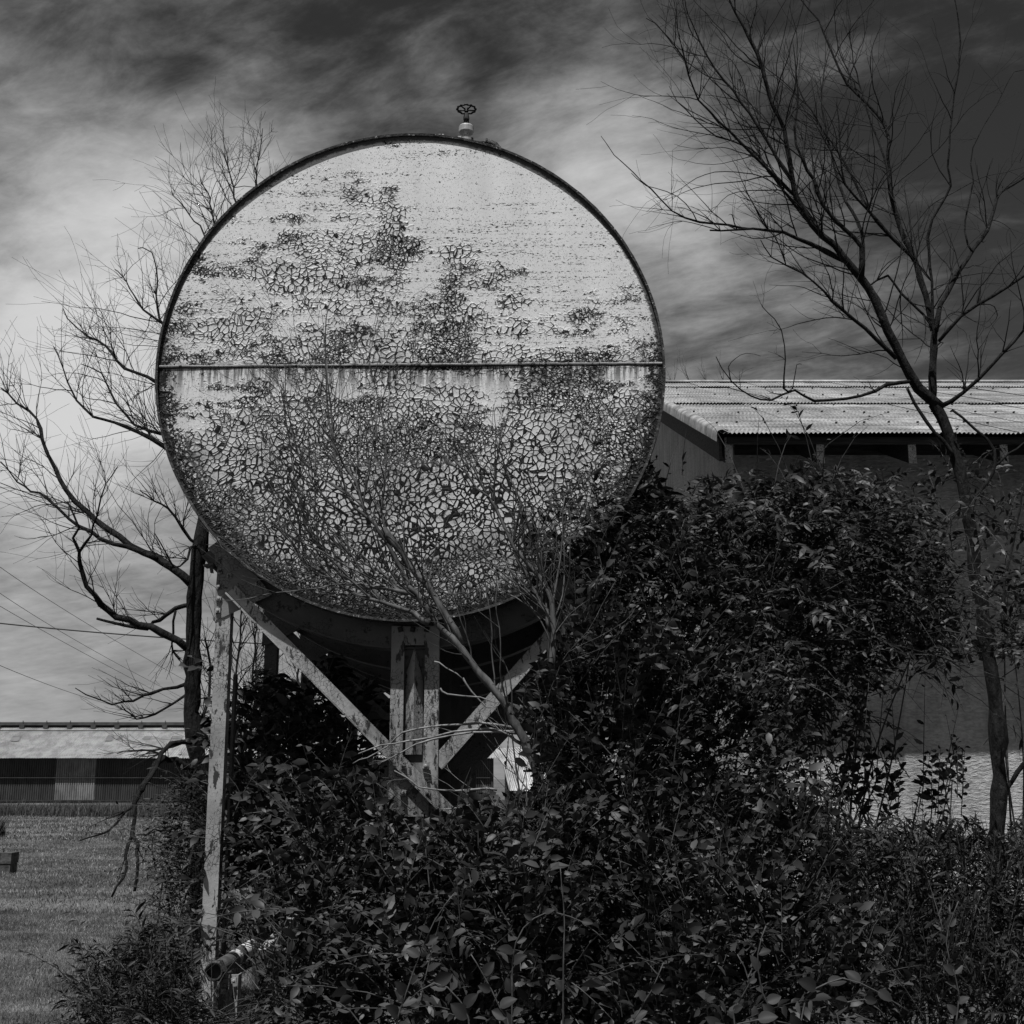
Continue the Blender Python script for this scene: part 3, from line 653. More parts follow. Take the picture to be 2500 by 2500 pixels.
# valve on top
VY=8.80; vp=at(1138,350,VY)
ks=mpp(1138,300,VY)
val=MB(); zt0=TZ+math.sqrt((TR-.02)**2-(vp.x-TX)**2)-.02
def zz(py): return at(1138,py,VY).z
val.lathe((vp.x,VY,0),[(.045,zt0),(.045,zz(340)),(.027,zz(338)),(.027,zz(324))],20,'Z'); vb=val.build('valve_body',M['steel_pale'],tank,False)
val=MB(); val.lathe((vp.x,VY,0),[(.026,zz(331)),(.052,zz(325)),(.056,zz(323)),(.056,zz(311)),(.05,zz(308)),(.02,zz(306))],24,'Z'); val.build('bonnet_flange',M['steel_pale'],vb)
val=MB()
for sx in (-.016,.016): val.tube([(vp.x+sx,VY,zz(308)),(vp.x+sx*.9,VY,zz(290))],.006,6)
val.lathe((vp.x,VY,0),[(.008,zz(308)),(.008,zz(272))],8,'Z'); val.lathe((vp.x,VY,0),[(.023,zz(292)),(.023,zz(288)),(.018,zz(279)),(.014,zz(277))],12,'Z'); val.build('yoke',M['rust_dark'],vb)
val=MB(); zw=zz(268); rw=.068
wp=[(vp.x+(rw+.004*math.cos(12*a))*math.cos(a),VY+(rw+.004*math.cos(12*a))*math.sin(a),zw+.004) for a in [2*math.pi*i/60 for i in range(61)]]
val.tube(wp,.0075,6,False)
for k in range(5):
    a=2*math.pi*k/5+.3; val.tube([(vp.x,VY,zw-.004),(vp.x+rw*math.cos(a),VY+rw*math.sin(a),zw+.004)],.006,5)
val.lathe((vp.x,VY,0),[(.016,zw-.016),(.016,zw+.012),(.008,zw+.016)],12,'Z'); val.build('handwheel',M['wheel'],vb,True)
e=[at(1155,349,VY),at(1178,347,VY),at(1196,348,VY),at(1209,354,VY),at(1217,364,VY),at(1220,378,VY)]
val=MB(); val.tube(e,[.014,.014,.023,.024,.024,.024],14); val.lathe((e[1].x+.03,e[1].y,e[1].z),[(.027,-.006),(.029,.0),(.027,.008)],14,'X'); val.tube([at(1152,352,VY),at(1152,337,VY)],.012,8); val.build('elbow_pipe',M['shelledge'],vb,True)
for px,py in ((1075,334),(1122,339),(1080,334)): p=at(px,py,8.62); f=MB(); f.box(p.x-.012,p.x+.012,8.6,8.64,p.z-.02,p.z+.012); f.build('lug',M['steel_pale'],tank)

# ---------------------------------------------------------------- wires
def wire(pts,r,label):
    f=MB(); P0=[at(*p) for p in pts]; out=[]
    n=24; a,b=P0[0],P0[-1]
    for i in range(n+1):
        t=i/n
        # quadratic through the three points
        q=a*(2*(t-.5)*(t-1))+P0[1]*(-4*t*(t-1))+b*(2*t*(t-.5)); out.append(q)
    f.tube(out,r,5); o=f.build('power_line',M['wire']); tag(o,label,'power line','power lines over the field')
wire([(-120,1508,30),(260,1546,31),(700,1575,32)],.016,'thick dark twisted cable sagging almost level behind the left tree trunk')
wire([(-120,1285,40),(200,1515,60),(560,1720,95)],.011,'uppermost of the thin slanting power lines above the field')
wire([(-120,1355,40),(200,1572,60),(520,1740,95)],.010,'second thin slanting power line, just under the uppermost one')
wire([(-120,1405,40),(200,1592,60),(500,1748,95)],.010,'third thin slanting power line crossing just below the second one')
wire([(-120,1570,40),(170,1690,60),(330,1735,95)],.010,'lowest thin power line meeting the shed roof on the left')

# ---------------------------------------------------------------- bare trees
class Tree:
    def __init__(s,seed): s.r=random.Random(seed); s.big=[]; s.tw=[]; s.kink=1.9; s.rs=1.0
    def smooth(s,pts,step=.12):
        out=[]
        n=len(pts)
        for i in range(n-1):
            p0=pts[max(i-1,0)]; p1=pts[i]; p2=pts[i+1]; p3=pts[min(i+2,n-1)]
            k=max(2,int((p2-p1).length/step))
            for j in range(k):
                t=j/k
                out.append(.5*((2*p1)+(p2-p0)*t+(2*p0-5*p1+4*p2-p3)*t*t+(3*p1-p0-3*p2+p3)*t**3))
        out.append(pts[-1]); return out
    def limb(s,px,Y,r0,r1,jit=.012,dY=0):
        pts=[]
        n=len(px)
        for i,p in enumerate(px):
            yy=(p[2] if len(p)>2 else Y+dY*i/max(1,n-1)); pts.append(at(p[0],p[1],yy))
        P=s.smooth(pts); m=len(P); r0*=s.rs; r1*=s.rs
        P=[q+Vector((s.r.uniform(-1,1),s.r.uniform(-1,1),s.r.uniform(-1,1)))*jit*(0 if i==0 else 1) for i,q in enumerate(P)]
        R=[r0+(r1-r0)*(i/(m-1))**.85 for i in range(m)]
        R=[r*(1+s.r.uniform(-.09,.13)) for r in R]
        for _ in range(m//9):
            k=s.r.randrange(1,m-1); R[k]*=s.r.uniform(1.1,1.32)
        s.big.append((P,R)); return P,R
    def twig(s,p,d,L,r,lev,bias,wig=.16,kids=4,spread=.7):
        n=max(4,int(L/.085)); P=[p]; st=L/n; q=p.copy(); d=d.normalized(); cv=Vector((s.r.uniform(-1,1),s.r.uniform(-1,1),s.r.uniform(-1,1)))*s.r.choice((.03,.06,.12)); wig=wig*s.kink
        for i in range(n):
            d=(d+cv+bias*.05+Vector((s.r.uniform(-1,1),s.r.uniform(-1,1),s.r.uniform(-1,1)))*wig).normalized(); q=q+d*st; P.append(q)
        R=[max(.0013,r*(1-.75*i/n)) for i in range(n+1)]
        s.tw.append((P,R))
        if lev>0:
            for k in range(kids):
                i=s.r.randrange(int(n*.15),n); t=(P[i+1]-P[i]).normalized()
                o=Vector((s.r.uniform(-1,1),s.r.uniform(-.8,.8),s.r.uniform(-.8,1)));
                o=(o-t*o.dot(t)).normalized()
                s.twig(P[i],t+o*spread*s.r.uniform(.6,1.5),L*s.r.uniform(.25,.65),R[i]*.7,lev-1,bias,wig/s.kink,max(2,kids-1),spread)
    def dress(s,PR,count,L,r,bias,lev=1,t0=.15,spread=.9,kids=3,wig=.13):
        P,R=PR; n=len(P)
        for k in range(count):
            f_=t0+(1-t0)*s.r.random(); i=min(n-2,int(f_*(n-1))); t=(P[i+1]-P[i]).normalized()
            o=Vector((s.r.uniform(-1,1),s.r.uniform(-.8,.8),s.r.uniform(-.6,1)))+bias*.8; o=(o-t*o.dot(t)).normalized()
            s.twig(P[i],t*.9+o*spread,L*s.r.uniform(.45,1.25)*(1.15-.4*f_),min(r,R[i]*.6),lev,bias,wig,kids)
    def knobs(s,PR,n,m_):
        pass
    def build(s,parent,mb='bark',mt='twig',trunks=1,names=('trunk','branch','twigs')):
        for i,(P,R) in enumerate(s.big):
            f=MB(); f.tube(P,R,10 if i<trunks else 7); f.build(names[0] if i<trunks else names[1],M[mb],parent,True)
        f=MB()
        for P,R in s.tw: f.tube(P,R,4 if R[0]>.004 else 3,False)
        if s.tw: f.build(names[2],M[mt],parent,True,'stuff')
def c3(l): return [(1500+.5176*a,.5176*b) for a,b in l]
def c7(l): return [(1500+.5176*a,850+.5176*b) for a,b in l]
def c4(l): return [(.44*a,800+.44*b) for a,b in l]
def c1(l): return [(.44*a,.44*b) for a,b in l]
def c8(l): return [(.44*a,1650+.44*b) for a,b in l]
def c6(l): return [(900+.3106*a,1400+.3106*b) for a,b in l]
def c5(l): return [(500+.3106*a,1250+.3106*b) for a,b in l]
YT=11.0
tr=Tree(3); tr.rs=.86; up=Vector((-.35,0,1)); UL=Vector((-.5,0,.8))
rt=thing('bare_tree','tall leafless tree with many slanting limbs rising on the right in front of the warehouse','tree',(at(2420,2100,YT).x,YT,0))
b0_=at(2425,2100,YT)
tk=tr.limb([(2425,2400),(2428,2200),(2436,1990)]+c7([(1812,1932),(1800,1700),(1745,1350),(1730,1200),(1700,1050),(1680,850),(1640,650),(1600,480),(1545,330),(1500,255)]),YT,.078,.056,.010)
A=tr.limb(c3([(1545,1925),(1430,1830),(1360,1700),(1290,1560),(1200,1360),(1120,1260),(1040,1160),(930,1060),(860,930),(835,820),(800,620),(750,500),(700,330),(640,180),(570,60),(530,-40)]),YT,.060,.009,.008,-.6)
B=tr.limb(c3([(1500,1890),(1505,1650),(1510,1560),(1470,1400),(1420,1240),(1350,1080),(1310,950),(1290,780),(1290,620),(1240,540),(1140,440),(1060,330),(960,100),(880,0),(850,-60)]),YT+.1,.045,.006,.008,.5)
Cc=tr.limb(c3([(1160,1300),(1165,1160),(1080,1080),(985,970),(940,850),(880,750),(850,600),(870,450),(860,350),(840,200)]),YT-.2,.030,.004,.01,-.3)
D=tr.limb(c3([(1515,1560),(1540,1440),(1600,1320),(1700,1170),(1780,1040),(1800,940),(1830,900),(1932,840),(2050,760)]),YT+.1,.030,.012,.008,.6)
E=tr.limb(c3([(1530,1610),(1640,1490),(1780,1400),(1932,1300),(2050,1230)]),YT+.1,.022,.010,.008,-.4)
Fz=tr.limb(c3([(1508,1600),(1500,1400),(1480,1120),(1530,980),(1590,880),(1570,790),(1600,500),(1630,200),(1610,0),(1600,-60)]),YT+.1,.018,.005,.008,-.4)
G=tr.limb(c3([(1420,1235),(1350,1160),(1200,990),(1090,870),(1060,640),(1050,450)]),YT+.1,.024,.004,.01,-.3)
H=tr.limb(c3([(1110,1240),(1000,1190),(920,1150),(800,1100),(650,1080),(450,1090)]),YT-.1,.030,.008,.008,-.5)
H2=tr.limb(c3([(640,1080),(540,1060),(400,1050),(270,990),(170,890),(90,810),(0,730),(-60,640)]),YT-.4,.013,.003,.008,-.3)
H3=tr.limb(c3([(390,1045),(340,960),(250,905),(150,875),(80,815)]),YT-.5,.006,.003,.005,-.2)
I=tr.limb(c3([(1330,1690),(1180,1550),(1030,1420),(890,1290),(740,1210),(690,1130)]),YT-.1,.024,.004,.008,-.5)
J=tr.limb(c3([(1390,1800),(1280,1815),(1160,1870),(940,1890),(850,1840),(740,1885),(640,1865),(550,1800),(480,1680)]),YT-.1,.022,.004,.006,-.9)
J2=tr.limb(c3([(835,1840),(800,1835),(805,1700),(790,1560),(720,1470),(690,1430)]),YT-.7,.010,.003,.006,-.2)
J3=tr.limb(c3([(840,1835),(850,1780),(860,1720),(885,1718)]),YT-.7,.006,.003,.003,0)
J4=tr.limb(c3([(550,1800),(540,1730),(570,1690),(620,1665),(690,1680)]),YT-.9,.005,.002,.003,0)
K=tr.limb(c3([(1545,1915),(1650,1850),(1780,1720),(1932,1560),(2050,1450)]),YT,.026,.009,.008,-.5)
K2=tr.limb(c3([(1380,1830),(1470,1990),(1550,2080),(1600,2150)]),YT-.05,.016,.02,.006,0)
L_=tr.limb(c3([(1170,1300),(1170,1100),(1120,1000),(1060,870),(980,500),(1000,300),(1030,200)]),YT,.022,.004,.008,.4)
Mm=tr.limb(c3([(860,930),(700,780),(550,620),(400,470),(330,290),(240,160),(150,80)]),YT-.3,.020,.004,.008,-.5)
Nn=tr.limb(c3([(835,850),(680,600),(560,430),(440,270),(350,70),(330,0),(310,-60)]),YT-.4,.018,.004,.008,-.2)
Oo=tr.limb(c3([(1200,990),(1080,760),(900,480),(850,370),(800,150)]),YT+.1,.016,.003,.008,.3)
Pp=tr.limb(c3([(930,1060),(800,900),(640,700),(480,640),(380,560),(300,480),(260,410)]),YT-.2,.018,.003,.008,.3)
Qq=tr.limb(c3([(1310,950),(1290,800),(1220,600),(1130,300),(1110,100),(1090,-40)]),YT+.2,.014,.004,.008,.3)
Rr=tr.limb(c3([(1690,1190),(1650,1090),(1690,850),(1690,700),(1800,500),(1885,340),(1990,330)]),YT+.3,.011,.003,.008,.2)
Ss=tr.limb(c3([(1200,1350),(1290,1300),(1350,1380),(1460,1480),(1500,1560)]),YT-.1,.008,.016,.006,0)
R1=tr.limb(c7([(1590,290),(1700,380),(1790,480),(1780,600),(1700,720),(1690,800)]),YT-.15,.012,.018,.006,0)
R2=tr.limb(c7([(1790,560),(1860,500),(1932,450),(2010,400)]),YT-.15,.014,.008,.006,0)
R3=tr.limb(c7([(1745,1180),(1800,1110),(1932,1055),(2050,1020)]),YT,.03,.02,.006,0)
R4=tr.limb([(2445,1950),(2470,1905),(2500,1865),(2560,1800)],YT,.028,.018,.006,0)
R5=tr.limb(c7([(1830,1340),(1835,1170),(1860,1000),(1900,830),(1932,640)]),YT-.3,.014,.008,.006,0)
upr=Vector((-.25,0,1)); 
for PR,n,L in ((A,34,1.5),(B,36,1.3),(Cc,22,1.1),(D,13,1.0),(E,8,.8),(Fz,9,.9),(G,16,.9),(H,14,1.0),(H2,5,.5),(I,16,.8),(J,5,.35),(J2,4,.4),(K,10,.9),(L_,13,1.0),(Mm,24,1.1),(Nn,20,1.0),(Oo,14,.9),(Pp,15,.9),(Qq,14,.9),(Rr,7,.6),(Ss,6,.6)):
    tr.dress(PR,int(n*.85),L,.0065,upr*.5,1,.12,.85,4,.11)
for PR,n in ((A,10),(B,8),(D,6),(I,5)): tr.dress(PR,n,.7,.005,Vector((.3,0,.5)),1,.1,.8,3,.14)
tr.build(rt)

# left tree, behind the tank
YL=10.8
tl=Tree(11); lt=thing('bare_tree','dark leafless tree standing left of the tank with limbs spreading over the field','tree',(at(480,1900,YL).x,YL,0))
tl.limb([(492,2350),(490,2150)]+c8([(1110,620),(1095,450),(1075,300),(1062,200),(1068,80)])+c4([(1072,1932),(1080,1500),(1108,1250),(1135,1060),(1160,800),(1200,500),(1260,150),(1330,-150)]),YL,.088,.04,.008)
UPL=Vector((-.5,0,.9))
l=[]
def LL(px,r0,r1,n,L,dY=0.,Y=YL,lev=1,bias=UPL):
    q=tl.limb(px,Y,r0,r1,.012,dY); tl.dress(q,int(n*.85),L,.0050,bias*.7,lev,.12,.8,5,.10); return q
LL(c4([(1060,1420),(940,1320),(860,1270),(720,1210),(590,1110),(480,1030),(370,900),(300,780),(240,620),(210,500),(100,420),(0,330)]),.042,.006,34,1.0,.5)
LL(c4([(870,1285),(700,1220),(500,1140),(380,1060),(270,950),(170,900),(90,850),(0,740)]),.022,.005,22,.9,.3)
LL(c4([(1050,1790),(900,1690),(780,1650),(650,1600),(560,1530),(485,1440),(440,1310),(435,1250),(405,1160),(430,1110),(370,960)]),.036,.007,16,.7,-.4)
LL(c4([(440,1245),(500,1150),(530,1040),(590,870),(660,770)]),.012,.003,12,.5,-.2,YL-.35)
LL(c4([(1110,1215),(1010,1120),(940,1000),(860,960),(780,900)]),.017,.004,14,.5,-.3)
LL(c4([(1110,1205),(1060,1220),(1000,1330),(940,1280),(860,1130)]),.013,.004,8,.5,-.5)
LL(c4([(1050,1540),(980,1560),(880,1620),(830,1650),(760,1640)]),.022,.010,6,.5,.2)
LL(c4([(820,1670),(700,1650),(540,1615)]),.017,.010,3,.4,.1)
LL(c4([(975,1570),(960,1700),(950,1790),(1000,1840)]),.012,.006,8,.4,.1)
LL(c4([(1155,850),(1000,730),(915,665),(760,580),(640,520),(510,490),(430,400),(380,300),(300,100)]),.026,.004,26,.9,.5)
LL(c4([(1170,720),(980,600),(890,590),(750,540),(650,420),(560,260),(450,200)]),.022,.004,22,.9,.7)
LL(c4([(1200,520),(950,340),(870,300),(690,220),(590,100),(430,10),(350,-100)]),.026,.004,30,.9,.8)
LL(c1([(1250,2150),(1050,1900),(890,1780),(870,1560),(840,1400),(760,1380)]),.018,.004,24,.7,.7)
LL(c1([(1300,1950),(1180,1500),(1130,1300),(1050,1190),(950,1060)]),.016,.004,22,.9,.9)
LL(c1([(1400,1700),(1350,1300),(1300,1100),(1270,950),(1230,830)]),.016,.004,24,.8,.9,bias=Vector((-.1,0,1)))
LL(c1([(1500,1600),(1450,1250),(1420,1020),(1430,900),(1460,720)]),.014,.003,18,.6,.9,bias=Vector((0,0,1)))
LL(c1([(1330,1750),(1200,1300),(1160,1100),(1110,1000)]),.016,.004,22,.8,.9)
LL(c4([(1230,350),(1000,60),(800,-100),(700,-250),(640,-330)]),.018,.004,26,.9,.9)
DN=Vector((-.3,0,-.6))
tdl=Tree(77)
DEAD=[(c8([(1090,530),(1010,490),(940,460),(870,480),(790,620),(750,720),(740,870),(765,940),(755,1020),(745,1200)]),.026,.008,-.8),
 (c8([(1060,370),(960,385),(900,440),(830,560),(785,640)]),.018,.012,-.7),(c8([(742,870),(695,1000),(690,1110),(625,1230)]),.013,.006,-.2),
 (c8([(755,715),(640,810),(560,880),(435,915)]),.010,.004,-.3),(c8([(1130,1010),(980,900),(850,860),(770,890)]),.011,.004,-1.0),(c8([(860,860),(850,960),(865,1080)]),.006,.003,-.2),(c8([(940,470),(900,440),(840,415),(755,410)]),.010,.004,-.3)]
LL(c8([(1045,40),(900,80),(800,110),(690,150),(560,140),(415,65)]),.016,.004,9,.4,-.4)
LL(c8([(1040,100),(860,210),(790,240),(720,215),(680,160)]),.012,.004,9,.4,-.3)
LL(c8([(1040,365),(950,390),(850,420),(750,412),(650,430)]),.012,.004,6,.3,-.4)
LL(c8([(1100,350),(1130,200),(1160,80),(1165,-60),(1130,-200)]),.016,.008,8,.5,.2,bias=Vector((.1,0,1)))
tl.build(lt)
for (px,r0,r1,dY) in DEAD:
    q=tdl.limb(px,YL-.5,r0*1.15,r1*1.25,.014,dY); tdl.dress(q,3,.25,.005,DN,1,.15,.8,3,.12)
tdl.build(lt,'bark','bark',trunks=0,names=('branch','branch','dead_twigs'))

# thin saplings behind the left side of the tank
for i,(px,Y,lab) in enumerate(((585,13.5,'thin leafless sapling rising just right of the front left tank post'),(625,15,'spindly leafless sapling between the front post and the second tank frame'),(735,14.5,'small leafless sapling showing under the tank between two frames'))):
    t_=Tree(30+i); e_=thing('bare_sapling',lab,'sapling',(at(px,1900,Y).x,Y,0),'leafless saplings behind the tank posts')
    q=t_.limb([(px,2060),(px+8,1850),(px-8,1650),(px+6,1480),(px,1380)],Y,.022,.006,.015); t_.dress(q,42,1.0,.006,Vector((0,0,1)),1,.1,.8,4,.14)
    q=t_.limb([(px+4,1800),(px+40,1650),(px+30,1500)],Y,.012,.004,.012); t_.dress(q,20,.7,.005,Vector((0,0,1)),1,.1,.8,4,.14); t_.build(e_,trunks=1)
# branch tips beyond the roof ridge
t_=Tree(50); e_=thing('bare_tree','bare branch tips poking over the warehouse roof ridge beside the tank','tree',(7.5,36,0))
for px in (1690,1735,1775,1650):
    q=t_.limb([(px,1500),(px,1000),(px-14,900+(px%7)*5)],36,.03,.008,.02); t_.dress(q,12,1.0,.008,Vector((-.5,0,1)),1,.75,.6,3,.1)
t_.build(e_,trunks=1)

# dead shrub in front of the tank
YF=7.7; UP2=Vector((-.35,.0,1))
td=Tree(21); ds=thing('dead_shrub','leafless grey shrub whose crooked stems cross in front of the tank','shrub',(at(1345,2100,YF).x,YF,0))
def DD(px,r0,r1,n,L,Y=YF,dY=0.,bias=UP2,lev=1,sp=.55):
    q=td.limb(px,Y,r0*1.3,r1*1.3,.010,dY); td.dress(q,n,L*1.15,.0058,bias,lev,.1,sp,3,.10); return q
DD([(1370,2350),(1340,2050),(1310,1880)]+c6([(1260,1400),(1190,1230),(1090,1080),(1000,930),(870,780),(750,610),(540,400),(430,230)])+[(1000,1430),(965,1370),(935,1318),(915,1280),(885,1255),(850,1210),(820,1120),(805,1000),(795,880)],.030,.003,20,.75)
DD([(1130,1575),(1085,1500),(1040,1430),(1000,1380),(965,1330),(935,1290)],.014,.016,4,.4)
DD(c5([(1760,880),(1640,790),(1540,750),(1400,700),(1200,660),(1040,560),(930,470),(780,380),(700,260),(600,150),(450,-50)]),.013,.003,26,.7)
DD(c5([(1780,800),(1700,700),(1600,640),(1450,590),(1250,590),(1100,470),(1000,400),(900,280),(800,120),(770,0),(700,-300),(640,-700),(600,-1000)]),.012,.002,30,.8)
DD(c5([(1040,560),(900,480),(700,560),(560,550),(440,500),(300,400),(140,270),(100,200)]),.005,.0015,10,.3)
DD([(1350,1640),(1347,1580),(1347,1462),(1330,1428),(1307,1397),(1250,1330),(1210,1240),(1165,1190),(1110,1120),(1050,1080)],.017,.003,22,.6)
DD([(1345,1540),(1332,1493),(1313,1453),(1282,1400),(1255,1330),(1270,1230),(1240,1150),(1210,1060)],.013,.003,16,.6)
DD([(1347,1480),(1362,1420),(1372,1300),(1380,1210)],.006,.002,6,.4)
DD([(900,1280),(870,1180),(812,1080),(800,960),(795,830),(800,740)],.007,.002,20,.6)
DD([(960,1370),(930,1250),(945,1120),(930,1000),(900,880),(925,780)],.006,.0015,20,.6)
DD([(850,1260),(760,1180),(720,1080),(700,960),(690,860)],.006,.0015,20,.6)
td.build(ds,'bark_grey','bark_grey')
tb=Tree(23); hs=thing('bent_branch','bundle of bleached bent branches arching sideways across the centre post','branch',(at(1270,1850,7.9).x,7.9,at(1270,1850,7.9).z),)
for k,(px,r0) in enumerate(((c6([(1200,1230),(1100,1200),(900,1180),(780,1190),(560,1200),(270,1250),(150,1350),(0,1440),(-120,1490)]),.010),(c6([(1190,1240),(1050,1240),(830,1220),(500,1280),(300,1320),(100,1360),(-150,1440)]),.011),(c6([(1200,1260),(800,1250),(500,1310),(250,1400),(60,1500)]),.008),(c6([(1220,1350),(1100,1270),(1040,1235)]),.012),
                           (c6([(1010,1700),(820,1700),(560,1705),(400,1680),(300,1610),(200,1560)]),.008),(c6([(900,1790),(800,1820),(640,1840),(560,1850)]),.006),([(1130,1655),(1150,1690),(1190,1725),(1215,1725)],.006),([(1060,1615),(1090,1630),(1130,1660)],.005),([(1075,1680),(1095,1692),(1170,1705),(1215,1720)],.006))):
    q=tb.limb(px,7.9-.05*k,r0,.003,.008)
    if k<5: tb.dress(q,3,.22,.003,Vector((-.4,0,.6)),1,.1,.6,2,.14)
tb.build(hs,'silver_twig','silver_twig',trunks=0)

# ---------------------------------------------------------------- leafy shrubs
def unit(a): return a/np.maximum(1e-9,np.linalg.norm(a,axis=-1,keepdims=True))
def leaf_template(full,wid=.42,curl=.25):
    if full:
        w1,w2=wid*.42,wid*.5
        V=np.array([(0,0,0),(.22,0,.02),(.6,0,.0),(1,0,-curl*.55),(.25,w1,.07),(.6,w2*.92,.05-curl*.1),(.25,-w1,.07),(.6,-w2*.92,.05-curl*.1)],float)
        Fq=np.array([(0,1,4),(1,2,5),(1,5,4),(2,3,5),(0,6,1),(1,6,7),(1,7,2),(2,7,3)])
    else:
        V=np.array([(0,0,0),(.48,0,0),(1,0,-curl*.4),(.42,wid*.5,.07),(.42,-wid*.5,.07)],float)
        Fq=np.array([(0,1,3),(1,2,3),(0,4,1),(1,4,2)])
    return V,Fq
def place(pos,X,Nn,size,tmpl):
    """instances the template; X leaf direction, Nn approximate normal"""
    V,Fq=tmpl; X=unit(X); Yv=unit(np.cross(Nn,X)); Z=np.cross(X,Yv)
    W=pos[:,None,:]+size[:,None,None]*(V[None,:,0,None]*X[:,None,:]+V[None,:,1,None]*Yv[:,None,:]+V[None,:,2,None]*Z[:,None,:])
    n=len(pos); FF=(Fq[None]+(np.arange(n)*len(V))[:,None,None]).reshape(-1,3)
    return W.reshape(-1,3),FF
LEAFME={}
# windows in the growth: (polygon in photo pixels, deepest plane, share removed)
CLEAR=[([(502,1400),(560,1400),(548,2262),(494,2262)],8.95,1.0),
 ([(484,2345),(515,2318),(600,2285),(735,2215),(745,2235),(620,2380),(592,2490),(550,2490),(542,2435),(488,2420)],8.9,1.0),
 ([(560,1450),(940,1480),(1080,1500),(1400,1440),(1345,1580),(1265,1680),(1215,1790),(1150,1830),(1120,1940),(1095,1990),(960,1960),(930,1880),(840,1770),(760,1730),(640,1620)],9.6,1.0),
 ([(1130,1790),(1300,1790),(1300,1930),(1130,1930)],20,.8),
 ([(548,1480),(690,1500),(780,1660),(700,1640),(640,1600),(556,1720)],20,1.0),
 ([(2070,1790),(2500,1790),(2500,1980),(2440,2010),(2300,1960),(2150,1950),(2100,1980),(2050,1900)],9.0,1.0),
 ([(2070,1790),(2600,1790),(2600,2000),(2040,2000)],13,.72),
 ([(2200,1600),(2600,1640),(2600,1800),(2100,1800)],13,.72),
 ([(2270,1120),(2350,1120),(2410,1400),(2450,1750),(2460,2030),(2385,2030),(2370,1750),(2320,1400)],11.2,.58),
 ([(1600,1020),(1790,1020),(2000,1020),(2260,1050),(2260,1110),(2000,1100),(1900,1150),(1600,1130)],13,.9)]
def inpoly(px,py,poly):
    c=np.zeros(px.shape,bool); n=len(poly)
    for i in range(n):
        x0,y0=poly[i]; x1,y1=poly[(i+1)%n]
        if y0==y1: continue
        k=((y0>py)!=(y1>py))&(px<(x1-x0)*(py-y0)/(y1-y0)+x0); c^=k
    return c
def topx(p):
    d=p-np.array([0,0,CH]); dp=d[...,1]*math.cos(T)+d[...,2]*math.sin(T); up_=-d[...,1]*math.sin(T)+d[...,2]*math.cos(T)
    return 1250+F*d[...,0]/dp,1250-F*up_/dp
def cleared(p,g,skip=()):
    px,py=topx(p); k=np.zeros(px.shape,bool)
    for i,(poly,ym,pr) in enumerate(CLEAR):
        if i in skip: continue
        k|=inpoly(px,py,poly)&(p[...,1]<ym)&(g.random(px.shape)<pr)
    return k
